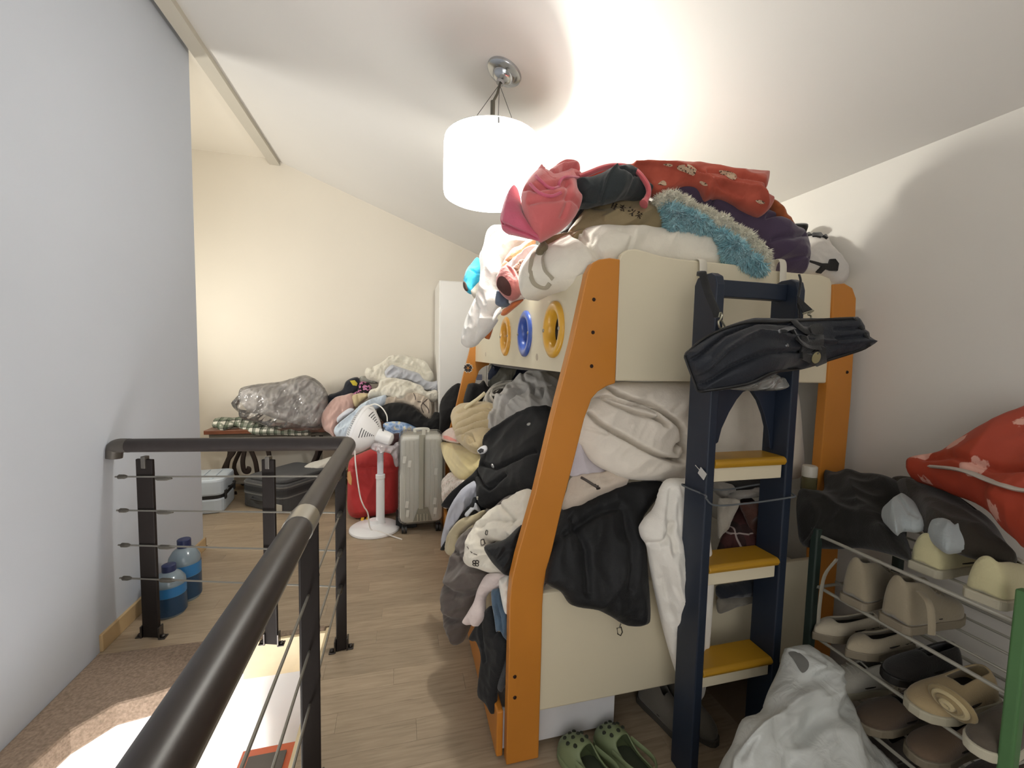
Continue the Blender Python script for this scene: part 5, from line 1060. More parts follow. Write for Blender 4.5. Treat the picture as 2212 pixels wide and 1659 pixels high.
cord('zip', o, 'D', [(1235, 1075), (1280, 1100), (1340, 1140), (1360, 1150)], .005, plain('#4b423e', .5)); cord('zip_pull', o, 'D', [(1345, 1130), (1365, 1150), (1385, 1160), (1360, 1165), (1372, 1140)], .003, plain('#3d3633', .4, .5))
BIG = fab('#191a1c', rough=.6, sheen=.06, weave=800)
o = cloth('coat', '0', [(1175, 1290), (1178, 1240), (1186, 1195), (1200, 1150), (1216, 1095), (1245, 1085), (1300, 1060), (1360, 1043), (1425, 1040), (1432, 1062), (1405, 1095), (1385, 1130), (1392, 1180), (1398, 1260), (1402, 1322), (1394, 1346), (1352, 1350), (1320, 1332), (1286, 1316), (1245, 1310), (1228, 1302), (1212, 1279), (1192, 1268), (1178, 1262)],
      [((1180, 1270), 1.33), ((1216, 1100), 1.46), ((1300, 1062), 1.50), ((1425, 1045), 1.46), ((1400, 1200), 1.345), ((1395, 1340), 1.305), ((1290, 1310), 1.315), ((1290, 1180), 1.36)], BIG, 'large black coat slumped over the near end panel of the lower bunk', 'clothing', T=.05, B=.02, rim=.06,
      fold=[(.012, .13, 60, 3, 'r'), (.004, .06, 50, 3, 's')], crease=[([(1216, 1160), (1280, 1120), (1330, 1105)], 8, -.02), ([(1230, 1130), (1260, 1190), (1260, 1270)], 8, -.018), ([(1340, 1110), (1350, 1180), (1345, 1260)], 8, -.015)])
c = at(1338, 1362, Y=1.30); b = nb(); tube(b, [c+Vector((.004, 0, .025)), c+Vector((0, 0, .010))], .0025, 6); zp = obj('zip_pull', b, plain('#7a756b', .35, .8), o, label='metal zip pull')
b = nb(); P = [c+Vector(p) for p in ((-.010, 0, .010), (.006, 0, .012), (.012, 0, -.008), (.006, 0, -.02), (-.006, 0, -.012))]; tube(b, P, .0022, 6, closed=True); obj('pull_loop', b, plain('#4a443c', .35, .8), zp)
cloth('pillowcase', '0', [(1380, 1138), (1392, 1118), (1412, 1095), (1425, 1055), (1440, 1035), (1470, 1033), (1498, 1040), (1508, 1090), (1528, 1150), (1537, 1220), (1537, 1300), (1530, 1400), (1522, 1480), (1510, 1498), (1488, 1497), (1466, 1470), (1440, 1390), (1420, 1310), (1404, 1230), (1396, 1180), (1384, 1160)],
      [((1385, 1140), 1.30), ((1465, 1038), 1.33), ((1530, 1200), 1.235), ((1500, 1490), 1.27), ((1425, 1320), 1.285)], fab('#f1ede4', sheen=.3), 'long white pillowcase hanging over the end panel beside the navy ladder', 'bedding', T=.05, B=.035, rim=.06,
      fold=[(.012, .08, 80, 4, 'r'), (.005, .04, 70, 3, 's')], crease=[([(1440, 1060), (1430, 1120), (1445, 1180)], 6, -.02), ([(1398, 1170), (1425, 1160), (1440, 1130)], 6, -.025), ([(1470, 1050), (1480, 1150), (1500, 1260)], 8, .01), ([(1425, 1240), (1450, 1330), (1480, 1420)], 6, -.008)])
# behind the ladder
cloth('pillow', 'F', [(330, 560), (460, 520), (640, 520), (830, 540), (1010, 640), (1060, 1040), (1075, 1260), (1040, 1370), (860, 1385), (560, 1390), (380, 1385), (340, 1000)], 1.48, fab('#ddd5c6', sheen=.3), 'plump white pillow standing on the bunk behind the ladder arch', 'pillow', T=.06, B=.09, rim=.10, fold=[(.008, .15, 60, 3, 's')])
TART = plaid('red_tartan', '#3c1a18', [(0, .35, '#1f1110', 1), (2, .35, '#1f1110', 1), (0, .06, '#a89a94', 1), (2, .06, '#a89a94', 1)], 12)
cloth('shirt', 'P', [(500, 1640), (600, 1400), (700, 1280), (790, 1060), (830, 960), (960, 930), (1060, 1000), (1240, 1000), (1260, 1400), (1250, 1720), (1060, 1850), (960, 1780), (700, 1760), (500, 1740)], [((520, 1640), 1.28), ((830, 970), 1.36), ((1240, 1100), 1.32), ((1060, 1800), 1.25)], TART, 'dark red plaid shirt hanging behind the ladder steps', 'clothing', T=.025, B=.02, rim=.04, fold=[(.010, .06, 70, 3, 'r')])
cloth('coat', 'P', [(820, 1040), (960, 1000), (1230, 1010), (1270, 1400), (1260, 1740), (1080, 1760), (1000, 1500), (900, 1250)], 1.27, fab('#46291f'), 'brown coat hanging behind the ladder against the plaid shirt', 'clothing', T=.015, B=.015, rim=.03)
cloth('sheet', 'P', [(490, 1000), (560, 940), (800, 960), (800, 1050), (700, 1250), (650, 1390), (560, 1480), (490, 1520)], [((500, 1000), 1.25), ((650, 1390), 1.245)], fab('#9c968b'), 'grey-white sheet corner hanging behind the top ladder step', 'bedding', T=.012, B=.012, rim=.02, fold=[(.006, .05, 60, 3, 'r')])
cloth('shirt', 'P', [(490, 730), (700, 735), (740, 830), (640, 870), (800, 850), (1090, 830), (1180, 800), (1200, 900), (900, 945), (600, 960), (500, 880)], 1.30, fab('#8d8983'), 'grey shirt folded on the bunk behind the top ladder step', 'clothing', T=.02, B=.06, rim=.03, fold=[(.008, .06, 20, 3, 'r')])
cloth('trousers', 'P', [(740, 740), (1000, 700), (1250, 640), (1260, 820), (1080, 830), (760, 850)], 1.36, BLK, 'black trousers folded behind the top ladder step', 'clothing', T=.02, B=.08, rim=.03)
cloth('skirt', 'Q', [(485, 740), (700, 700), (1000, 640), (1140, 640), (1120, 700), (1000, 870), (900, 890), (600, 905), (485, 900)], 1.27, fab('#1b2029'), 'dark navy skirt hanging behind the middle ladder step', 'clothing', T=.02, B=.02, rim=.03)
cloth('towel', 'Q', [(490, 920), (700, 890), (1000, 860), (1200, 800), (1290, 620), (1300, 900), (1150, 970), (960, 990), (750, 1040), (600, 1110), (490, 1130)], 1.30, fab('#7d786e'), 'grey towel over the end panel behind the middle ladder step', 'towel', T=.015, B=.015, rim=.03)
# ------------------------------------------------------------------ bedding heaped on the upper bunk
cloth('quilt', '0', [(1124, 604), (1128, 582), (1145, 558), (1175, 535), (1210, 520), (1260, 505), (1330, 498), (1400, 500), (1470, 504), (1520, 502), (1545, 510), (1561, 540), (1562, 560), (1540, 575), (1480, 575), (1400, 575), (1340, 580), (1290, 600), (1230, 612), (1190, 625), (1160, 640), (1140, 648), (1128, 632)],
      [((1126, 605), 1.66), ((1145, 645), 1.64), ((1200, 620), 1.52), ((1260, 506), 1.62), ((1340, 575), 1.44), ((1470, 505), 1.62), ((1558, 550), 1.46), ((1300, 540), 1.48)], fab('#e2dccd', sheen=.35, weave=350), 'thick rolled white quilt lying along the near edge of the upper bunk', 'quilt', T=.07, B=.22, rim=.09,
      fold=[(.010, .12, 20, 2, 'r'), (.004, .04, 60, 2, 's')], crease=[([(1245, 530), (1268, 545), (1282, 560), (1290, 575)], 6, -.03), ([(1262, 528), (1285, 548)], 4, -.02), ([(1330, 525), (1345, 540), (1340, 560)], 5, -.014), ([(1530, 515), (1540, 545)], 5, -.012)])
qz = [o for o in bpy.data.objects if o.get('label', '').startswith('thick rolled white quilt')][0]
for P in ([(1168, 522), (1155, 545), (1147, 575), (1148, 600), (1158, 615), (1178, 621), (1188, 612)], [(1178, 545), (1172, 560), (1178, 585), (1195, 603)]):
    cord('ribbon', qz, '0', P, .006, fab('#a59c88'), flat=(1.5, .35), label='taupe tie ribbon')
KH = fab('#8f7f5f', rough=.6, sheen=.1, weave=900)
kb = cloth('drawstring_bag', 'B', [(1050, 650), (1075, 605), (1120, 540), (1180, 465), (1260, 440), (1400, 410), (1540, 372), (1620, 380), (1690, 415), (1760, 400), (1830, 470), (1870, 640), (1800, 690), (1500, 690), (1250, 680), (1100, 690)],
      [((1060, 640), 1.60), ((1200, 470), 1.66), ((1550, 380), 1.68), ((1860, 620), 1.62), ((1450, 660), 1.57), ((1450, 530), 1.58)], KH, 'khaki cloth bag with dark brush characters under the black bundle', 'bag', T=.06, B=.15, rim=.09, fold=[(.016, .14, 25, 3, 'r'), (.005, .05, 40, 2, 's')], crease=[([(1330, 600), (1400, 560), (1430, 540)], 5, .012), ([(1200, 500), (1350, 520), (1500, 500)], 9, -.008)])
cloth('bag_flap', 'B', [(835, 700), (900, 668), (1050, 635), (1200, 615), (1240, 625), (1180, 670), (1080, 720), (980, 770), (925, 790), (890, 740), (860, 700)], [((850, 700), 1.57), ((1220, 620), 1.57), ((930, 780), 1.545)], KH, None, None, T=.02, B=.03, rim=.03, parent=kb)
cloth('bag_corner', 'B', [(800, 790), (830, 720), (862, 692), (925, 785), (880, 810), (850, 835)], 1.54, fab('#6f644d'), None, None, T=.015, B=.03, rim=.03, parent=kb)
INK = plain('#3b3026', .8)
def strokes(o, crop, c, ux, uy, S, r):
    for k, P in enumerate(S):
        pts = [(c[0]+ux[0]*x+uy[0]*y, c[1]+ux[1]*x+uy[1]*y) for x, y in P]
        cord('brush_stroke', o, crop, pts, r, INK, flat=(1.3, .35))
ux, uy = (.86, .55), (-.35, .95)
strokes(kb, 'B', (1425, 425), (20, 10), (-10, 22), [[(-1, -.6), (-.2, -.5)], [(-.6, -1), (-.6, 1)], [(-1, .1), (-.1, .0)], [(.2, -1), (1, -.9)], [(.1, -.2), (1, -.1)], [(.55, -1), (.5, 1)], [(.2, .9), (1, .9)]], .0023)
strokes(kb, 'B', (1490, 440), (20, 13), (-12, 22), [[(-1, -.5), (1, -.6)], [(0, -1), (-.1, 1)], [(-.1, 0), (-1, .8)], [(.1, 0), (.9, .7)], [(-.7, .1), (.6, .1)], [(-.5, .8), (.4, .75)]], .0025)
strokes(kb, 'B', (1560, 468), (22, 15), (-13, 22), [[(-.9, -.9), (-.8, .4)], [(-.8, .5), (-.2, .1)], [(0, -.8), (.2, -.3)], [(.9, -1), (.5, .3), (-.1, 1)], [(.5, .3), (1, 1)]], .0027)
strokes(kb, 'B', (1622, 497), (20, 12), (-12, 20), [[(-1, -.8), (1, -.7)], [(-.5, -1.1), (-.5, -.4)], [(.5, -1.1), (.5, -.4)], [(-.8, -.1), (.8, 0)], [(0, -.3), (0, 1)], [(0, .2), (-.9, .9)], [(0, .2), (.9, .9)], [(-.6, .5), (.6, .5)]], .0027)
cloth('garment', 'B', [(1000, 640), (1040, 590), (1100, 500), (1150, 430), (1180, 400), (1240, 420), (1200, 460), (1120, 560), (1070, 640)], 1.62, fab('#262423'), 'dark cloth edge between the coral coat and khaki bag', 'clothing', T=.03, B=.05, rim=.04)
cloth('jacket', 'B', [(1118, 330), (1120, 250), (1135, 212), (1210, 208), (1300, 190), (1380, 155), (1480, 138), (1560, 160), (1630, 220), (1682, 300), (1680, 360), (1620, 385), (1520, 375), (1400, 400), (1280, 430), (1190, 450), (1150, 400), (1165, 380)],
      [((1130, 300), 1.55), ((1480, 145), 1.61), ((1670, 330), 1.60), ((1300, 420), 1.57), ((1400, 280), 1.54)], fab('#2e3436', sheen=.15), 'bundled charcoal fleece jacket on top of the khaki bag', 'clothing', T=.07, B=.12, rim=.08, fold=[(.014, .08, 55, 3, 'r'), (.006, .035, 40, 3, 'r')], crease=[([(1240, 370), (1300, 290), (1370, 220)], 4, .010), ([(1400, 240), (1480, 260), (1560, 250)], 6, -.02)])
CORAL = fab('#cf6a6a', sheen=.4, weave=500); CORAL2 = fab('#d0627a', sheen=.4, weave=500)
co = cloth('padded_coat', 'B', [(690, 400), (698, 340), (718, 280), (755, 225), (800, 180), (850, 165), (920, 200), (985, 190), (1060, 170), (1140, 185), (1165, 215), (1130, 260), (1120, 330), (1150, 385), (1140, 450), (1090, 540), (1030, 600), (960, 650), (880, 690), (830, 702), (780, 650), (740, 570), (705, 490)],
      [((700, 400), 1.56), ((850, 170), 1.60), ((1050, 180), 1.62), ((1140, 200), 1.60), ((1150, 400), 1.55), ((830, 690), 1.50), ((920, 420), 1.49)], CORAL, 'coral pink padded coat with hood heaped beside the lamp', 'clothing', T=.07, B=.12, rim=.09,
      fold=[(.006, .12, 40, 2, 'r'), (.003, .04, 60, 2, 's')], crease=[([(760, 370), (830, 400), (900, 395), (990, 350)], 7, -.014), ([(800, 470), (870, 455), (980, 430), (1100, 470)], 7, -.012), ([(990, 360), (980, 440), (960, 540)], 7, -.010)])
cloth('hood', 'B', [(800, 185), (820, 148), (850, 130), (880, 135), (905, 172), (950, 130), (1000, 97), (1045, 82), (1100, 90), (1138, 122), (1150, 165), (1140, 200), (1070, 200), (1010, 215), (985, 262), (950, 292), (890, 270), (835, 225)],
      [((810, 180), 1.575), ((1045, 90), 1.62), ((1140, 180), 1.58), ((930, 280), 1.47)], CORAL, None, None, T=.045, B=.06, rim=.06, parent=co, fold=[(.006, .06, 50, 2, 'r')],
      crease=[([(870, 150), (895, 200), (940, 235), (985, 215), (1010, 180), (1080, 165), (1140, 170)], 5, -.035), ([(960, 150), (1010, 130), (1080, 130)], 4, -.014)])
for P in ([(1140, 200), (1060, 196), (1012, 208), (985, 240), (978, 275), (940, 290), (890, 268), (835, 222), (805, 188)], [(760, 250), (830, 320), (920, 345), (1000, 320)]): cord('hem', co, 'B', P, .006, CORAL2)
cloth('coat_flap', 'B', [(548, 610), (540, 520), (558, 430), (590, 350), (640, 280), (660, 292), (675, 350), (690, 430), (720, 520), (780, 600), (850, 650), (840, 702), (760, 690), (660, 665), (570, 645)], [((550, 600), 1.60), ((655, 290), 1.64), ((830, 690), 1.50), ((700, 560), 1.52)], CORAL2, None, None, T=.05, B=.06, rim=.06, parent=co,
      fold=[(.006, .08, 40, 2, 'r')], crease=[([(560, 580), (640, 600), (740, 640), (820, 690)], 4, -.014), ([(570, 580), (570, 480), (610, 380)], 4, -.010), ([(660, 300), (690, 440)], 4, -.008)])
cloth('hood_trim', 'B', [(722, 260), (745, 210), (785, 172), (780, 190), (750, 230), (735, 270)], 1.66, CORAL2, None, None, T=.01, B=.02, rim=.015, parent=co)
bm = nb(); P = [at(*cpt('B', p), Y=y) for p, y in (((1140, 195), 1.57), ((1220, 165), 1.57), ((1310, 128), 1.57), ((1400, 108), 1.575), ((1500, 110), 1.57), ((1580, 135), 1.55), ((1640, 185), 1.52), ((1690, 260), 1.51), ((1700, 320), 1.51), ((1680, 370), 1.51), ((1660, 410), 1.51))]
tube(bm, smooth_path(P, 4), [.013]*37+[.016, .018, .02, .022], 10, flat=(1.3, .8)); obj('belt', bm, fab('#d9646a', sheen=.4), co, smooth=True, label='coral cloth belt')
# bright white garments and small clothes hanging down the left side near the lamp
WHG = fab('#e6e3dc', sheen=.3)
o = cloth('down_coat', 'B', [(405, 760), (418, 680), (432, 620), (470, 580), (520, 575), (545, 600), (560, 645), (640, 665), (760, 695), (790, 720), (700, 770), (610, 830), (540, 880), (525, 960), (500, 1010), (490, 1090), (510, 1180), (470, 1290), (480, 1330), (420, 1420), (350, 1490), (300, 1540), (255, 1552), (222, 1520), (228, 1440), (260, 1320), (300, 1220), (345, 1120), (365, 1020), (370, 930), (360, 830)],
      [((410, 740), 2.30), ((520, 580), 2.20), ((780, 710), 2.0), ((500, 1000), 2.12), ((250, 1540), 2.28), ((470, 1290), 2.15), ((420, 900), 2.20)], WHG, 'white down coat hanging over the guard rail directly below the lamp', 'clothing', T=.05, B=.07, rim=.07, fold=[(.012, .10, 70, 3, 'r'), (.004, .04, 50, 2, 's')], crease=[([(360, 1160), (400, 1250), (380, 1400), (330, 1500)], 5, -.012), ([(420, 1110), (450, 1200)], 4, -.01)])
patch('lining', o, 'N', [(868, 350), (900, 260), (950, 180), (1000, 150), (1035, 190), (1030, 210), (960, 250)], plain('#d9713f', .8), label='orange lining', sharp=False)
cloth('sleeve', 'B', [(285, 1110), (300, 1080), (370, 1010), (380, 1060), (345, 1150), (320, 1170)], 2.32, fab('#cfc7b8'), None, None, T=.02, B=.04, rim=.03, parent=o)
o = cloth('jacket', 'B', [(222, 1060), (228, 1010), (250, 940), (290, 890), (340, 840), (372, 880), (380, 940), (385, 1010), (360, 1050), (310, 1080), (290, 1115), (250, 1105)], [((230, 1070), 2.38), ((360, 860), 2.42), ((380, 1000), 2.36)], fab('#3fb4d4', sheen=.2), 'bright turquoise jacket sleeve with dark cuff hanging left of the white coat', 'clothing', T=.035, B=.05, rim=.05, fold=[(.012, .06, 20, 2, 'r')], crease=[([(300, 970), (340, 990), (380, 980)], 4, -.014)])
cloth('cuff', 'B', [(222, 1062), (226, 1018), (262, 1062), (262, 1100), (240, 1098)], 2.35, fab('#4a3b34'), None, None, T=.02, B=.03, rim=.02, parent=o)
cloth('jacket_hem', 'B', [(404, 720), (408, 680), (420, 650), (426, 680), (418, 740)], 2.36, fab('#7fcbe0'), None, None, T=.01, B=.03, rim=.02, parent=o)
o = cloth('fur_coat', 'B', [(540, 880), (560, 840), (600, 790), (650, 770), (720, 720), (770, 700), (800, 715), (790, 735), (740, 770), (690, 790), (640, 830), (600, 870), (570, 900), (535, 930)], [((545, 900), 2.06), ((790, 715), 1.86), ((640, 800), 1.96)], fab('#b58c62', sheen=.5, weave=200, bump=.8), 'tan furry garment edge below the coral coat', 'clothing', T=.025, B=.05, rim=.03, fold=[(.010, .04, 30, 2, 'r')])
cloth('blanket', 'B', [(540, 950), (570, 900), (640, 850), (720, 780), (800, 735), (830, 760), (790, 830), (745, 890), (690, 960), (650, 1000), (580, 990), (540, 990)], [((550, 960), 1.98), ((820, 750), 1.78), ((660, 980), 1.86)], WHG, 'white blanket fold between tan fur and brown plaid', 'blanket', T=.03, B=.06, rim=.04, fold=[(.010, .05, 30, 2, 'r')])
cloth('shirt', 'B', [(520, 950), (530, 890), (560, 860), (590, 880), (610, 900), (580, 940)], 2.0, fab('#c46f55'), 'terracotta shirt corner beside the white coat', 'clothing', T=.015, B=.04, rim=.02)
BPL = blotch('brown_check', [(0, '#8a6d5a'), (.45, '#c9b6a4'), (.55, '#7b5e4c')], 60)
cloth('shirt', 'B', [(600, 930), (640, 890), (680, 850), (730, 855), (755, 885), (720, 930), (690, 980), (680, 1020), (650, 980)], 1.80, BPL, 'brown checked shirt crumpled above the dusty pink sleeve', 'clothing', T=.025, B=.05, rim=.03, fold=[(.010, .04, 30, 2, 'r')])
cloth('jeans', 'B', [(745, 890), (765, 810), (800, 750), (840, 740), (870, 790), (850, 830), (800, 860), (770, 900)], 1.66, fab('#8e9bb4'), 'light blue denim fold beside the end of the white quilt', 'clothing', T=.02, B=.05, rim=.03, fold=[(.008, .04, 60, 2, 'r')])
o = cloth('sweater', 'B', [(486, 1050), (495, 1000), (525, 955), (590, 935), (650, 950), (675, 1010), (690, 1080), (665, 1120), (620, 1145), (585, 1148), (545, 1130), (510, 1095)], [((490, 1050), 1.80), ((680, 1050), 1.74), ((590, 940), 1.84)], fab('#b8716c', sheen=.4, weave=250, bump=.6), 'dusty pink ribbed sleeve with open end hanging over the guard rail', 'clothing', T=.05, B=.06, rim=.06, crease=[([(600, 990), (640, 1040), (640, 1100)], 4, -.006), ([(570, 960), (640, 1000), (670, 1060)], 4, .005)])
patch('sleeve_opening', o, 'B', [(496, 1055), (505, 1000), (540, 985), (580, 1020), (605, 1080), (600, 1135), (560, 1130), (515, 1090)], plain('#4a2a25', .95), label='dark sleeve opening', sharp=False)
cloth('jeans', 'B', [(478, 1190), (485, 1120), (500, 1095), (560, 1130), (588, 1150), (592, 1222), (530, 1228), (495, 1215)], 1.84, fab('#5f6b7c'), 'grey-blue denim scrap hanging under the dusty pink sleeve', 'clothing', T=.02, B=.04, rim=.03)
cloth('shirt', 'B', [(525, 1285), (540, 1250), (590, 1215), (620, 1185), (700, 1165), (690, 1190), (620, 1250), (570, 1290), (540, 1298)], 1.76, fab('#c9713f'), 'orange shirt hem hanging just above the portholes', 'clothing', T=.018, B=.04, rim=.025)
cloth('towel', 'B', [(590, 1200), (600, 1130), (670, 1110), (690, 1080), (720, 1140), (700, 1165), (640, 1180)], 1.75, fab('#d8c9c2'), 'pale pink towel corner between quilt roll and guard rail', 'towel', T=.018, B=.04, rim=.025)
cloth('shirt', 'B', [(392, 1470), (400, 1430), (440, 1360), (475, 1300), (478, 1340), (440, 1470), (420, 1485)], 2.24, fab('#b4612c'), 'rust orange cloth peeking from behind the hanging white coat', 'clothing', T=.015, B=.03, rim=.02)
cloth('shirt', 'B', [(455, 1330), (480, 1260), (520, 1230), (530, 1270), (500, 1300), (475, 1345)], 2.05, WHG, 'white shirt tail beside the orange hem on guard rail', 'clothing', T=.015, B=.04, rim=.02)
# far side of the heap
PRP = fab('#4a3c52', sheen=.3, weave=700)
cloth('quilt', 'C', [(430, 350), (480, 325), (560, 290), (655, 265), (760, 280), (830, 345), (1000, 360), (1180, 440), (1330, 520), (1440, 602), (1540, 640), (1600, 740), (1612, 860), (1582, 978), (1500, 968), (1440, 950), (1390, 900), (1320, 890), (1290, 800), (1150, 660), (970, 530), (830, 450), (700, 410), (560, 370)],
      [((440, 350), 1.62), ((760, 285), 1.60), ((1180, 445), 1.53), ((1540, 645), 1.47), ((1580, 960), 1.42), ((1330, 880), 1.44), ((970, 540), 1.51), ((1380, 740), 1.44)], PRP, 'dark purple quilt folded in a thick arc on the right of the heap', 'quilt', T=.08, B=.14, rim=.09, fold=[(.012, .12, -35, 3, 'r'), (.005, .05, -35, 2, 's')], crease=[([(830, 350), (860, 410), (850, 440)], 5, -.02), ([(1240, 600), (1350, 590), (1460, 610)], 6, -.02), ([(1300, 740), (1400, 740), (1500, 720)], 6, -.016), ([(1330, 880), (1440, 870), (1560, 880)], 6, -.012)])
FURW = fab('#f0ecd9', sheen=.6, weave=200, bump=.9, fine=80); FURB = fab('#b3dce2', sheen=.6, weave=200, bump=.9, h2='#86bcc7', fine=90)
fb_ = thing('fluffy_blanket', (1.25, 1.5, 1.85), 'fluffy blanket with teal face and white back spilling over the end panel', 'blanket')
fw = cloth('white_side', 'C', [(410, 385), (440, 362), (520, 350), (600, 362), (690, 405), (760, 440), (840, 470), (960, 540), (1080, 620), (1180, 690), (1280, 790), (1320, 880), (1310, 935), (1260, 920), (1180, 830), (1050, 720), (900, 620), (800, 550), (680, 490), (520, 450), (430, 410)],
           [((420, 385), 1.57), ((690, 410), 1.53), ((1080, 625), 1.44), ((1310, 920), 1.375), ((800, 545), 1.48)], FURW, 'off-white fleece side', None, T=.045, B=.06, rim=.05, parent=fb_, wav=4., fold=[(.010, .02, 20, 1, 's'), (.012, .06, -30, 2, 'r')])
fbl = cloth('teal_side', 'C', [(480, 430), (520, 425), (680, 485), (800, 548), (900, 620), (1050, 720), (1180, 830), (1270, 910), (1295, 945), (1240, 950), (1180, 935), (1100, 905), (1050, 850), (980, 815), (960, 740), (900, 660), (850, 640), (700, 640), (580, 650), (535, 640), (520, 540)],
            [((490, 440), 1.56), ((540, 640), 1.53), ((800, 550), 1.49), ((1050, 840), 1.38), ((1280, 930), 1.355), ((950, 700), 1.43)], FURB, 'teal plush side', None, T=.04, B=.05, rim=.05, parent=fb_, wav=4., fold=[(.010, .02, 60, 1.6, 's'), (.012, .05, -40, 3, 'r')])
def fur(o, name, n, ln, mat, seed, drop=.35):
    """short pile: slim three-sided tufts standing on the front of soft body o"""
    rng = random.Random(seed); me = o.data; m = world_of(o); polys = [p for p in me.polygons]; V = [m @ v.co for v in me.vertices]
    tri = []; cum = []; s = 0
    for p in polys:
        c = sum((V[i] for i in p.vertices), Vector())/len(p.vertices); nn = (m.to_3x3() @ p.normal).normalized()
        if nn.dot(EYE-c) < -.15: continue
        s += p.area; tri.append((p, nn)); cum.append(s)
    bm = nb(); import bisect
    for _ in range(n):
        p, nn = tri[bisect.bisect_left(cum, rng.random()*s)]; vs = [V[i] for i in p.vertices][:3]
        a, b = sorted((rng.random(), rng.random())); q = vs[0]*a+vs[1]*(b-a)+vs[2]*(1-b)
        d = (nn+Vector((rng.gauss(0, .45), rng.gauss(0, .45), rng.gauss(0, .45)-drop))).normalized(); l = ln*rng.uniform(.6, 1.3)
        t_ = d.cross(Vector((rng.gauss(0, 1), rng.gauss(0, 1), rng.gauss(0, 1)))).normalized()*l*.13
        v = [bm.verts.new(x) for x in (q-t_, q+t_, q+d*l)]; bm.faces.new(v)
    h = obj(name, bm, mat, o); h['kind'] = 'stuff'; return h
fur(fw, 'fleece_pile', 9000, .016, FURW, 3, .2); fur(fbl, 'plush_pile', 14000, .024, FURB, 4, .6)
RO = bpy.data.materials.new('red_orange_quilt_cloth'); t = NT(RO); nz = t.n('ShaderNodeTexNoise', i_Scale=14.0, i_Detail=3.0); t.l(t.coord(), nz.inputs['Vector'])
t.l(t.ramp(nz.outputs[0], [(.3, hexc('#9f402c')), (.7, hexc('#bb5641'))]), t.b.inputs['Base Color']); t.b.inputs['Roughness'].default_value = .85; t.b.inputs['Sheen Weight'].default_value = .3; t.bump(nz.outputs[0], .3, .006)
rq2 = cloth('quilt', 'C', [(-120, 200), (-40, 160), (60, 130), (140, 112), (260, 105), (400, 85), (550, 78), (680, 90), (800, 108), (920, 130), (1060, 148), (1200, 158), (1312, 172), (1322, 215), (1305, 290), (1285, 345), (1360, 380), (1340, 440), (1280, 472), (1130, 412), (1000, 350), (900, 330), (830, 345), (760, 280), (655, 262), (560, 290), (480, 320), (430, 330), (380, 300), (330, 250), (200, 200), (60, 195)],
            [((-100, 190), 1.66), ((400, 90), 1.60), ((800, 112), 1.55), ((1310, 200), 1.45), ((1320, 430), 1.40), ((830, 330), 1.50), ((480, 310), 1.57), ((1000, 240), 1.48)], RO, 'red-orange printed quilt draped over the very top of the heap', 'quilt', T=.045, B=.08, rim=.05,
            fold=[(.010, .10, -25, 3, 'r'), (.004, .03, 20, 2, 's')], crease=[([(250, 130), (450, 150), (650, 200), (800, 260), (1000, 300), (1200, 370), (1290, 460)], 6, .016), ([(820, 220), (1000, 230), (1290, 330)], 5, -.014), ([(640, 190), (820, 250), (1100, 380)], 5, -.014)])
TN = blotch('motif_print', [(0, '#5c4638'), (.40, '#c9ae92'), (.62, '#6a5242'), (.68, '#d8c3aa')], 95)
for P in ([(600, 110), (640, 95), (700, 100), (745, 125), (745, 165), (725, 180), (690, 165), (650, 150), (610, 135)], [(935, 140), (1000, 145), (1060, 165), (1075, 190), (1060, 215), (1020, 210), (980, 180), (945, 165)],
          [(445, 250), (480, 222), (505, 230), (515, 258), (490, 262), (465, 255)], [(490, 90), (540, 86), (565, 100), (540, 108), (510, 100)], [(785, 225), (820, 235), (845, 260), (815, 262), (785, 240)], [(1225, 380), (1270, 378), (1300, 400), (1260, 405)]):
    patch('print', rq2, 'C', P, TN, label='beige and brown printed motif', sharp=False)
cloth('quilt_edge', 'C', [(1285, 345), (1350, 365), (1400, 400), (1450, 470), (1490, 540), (1516, 595), (1508, 618), (1478, 612), (1430, 580), (1380, 505), (1335, 440), (1290, 390)], [((1290, 360), 1.45), ((1500, 610), 1.42)], fab('#a3582f', sheen=.4), 'rust brown bound edge', None, T=.025, B=.03, rim=.025, parent=rq2, wav=2.)
# white bag with black straps behind, and black corner
o = cloth('backpack', 'C', [(1575, 720), (1595, 680), (1640, 660), (1720, 665), (1780, 690), (1805, 740), (1850, 800), (1900, 870), (1935, 950), (1942, 1010), (1920, 1040), (1870, 1035), (1800, 980), (1700, 960), (1600, 950), (1570, 900)],
          [((1590, 700), 1.56), ((1780, 690), 1.54), ((1935, 1000), 1.42), ((1620, 945), 1.44)], fab('#cfcac3', sheen=.2), 'white bag with black straps at the wall end of the upper bunk', 'bag', T=.05, B=.08, rim=.07, fold=[(.010, .08, -40, 2, 'r')])
patch('top_strap', o, 'C', [(1590, 690), (1630, 655), (1700, 635), (1760, 645), (1790, 690), (1755, 672), (1690, 660), (1640, 668)], fab('#1f1d1d'), .008, label='black strap', sharp=False)
patch('strap', o, 'C', [(1610, 858), (1680, 870), (1740, 885), (1800, 890), (1810, 850), (1850, 850), (1878, 885), (1870, 945), (1810, 940), (1770, 925), (1735, 955), (1700, 950), (1740, 905), (1690, 885)], fab('#1f1d1d'), .008, label='black strap')
cloth('bag', 'C', [(1505, 600), (1512, 568), (1600, 563), (1616, 580), (1605, 640), (1590, 685), (1555, 650)], 1.60, fab('#1a1919'), 'black bag corner showing behind the purple quilt', 'bag', T=.03, B=.06, rim=.03)

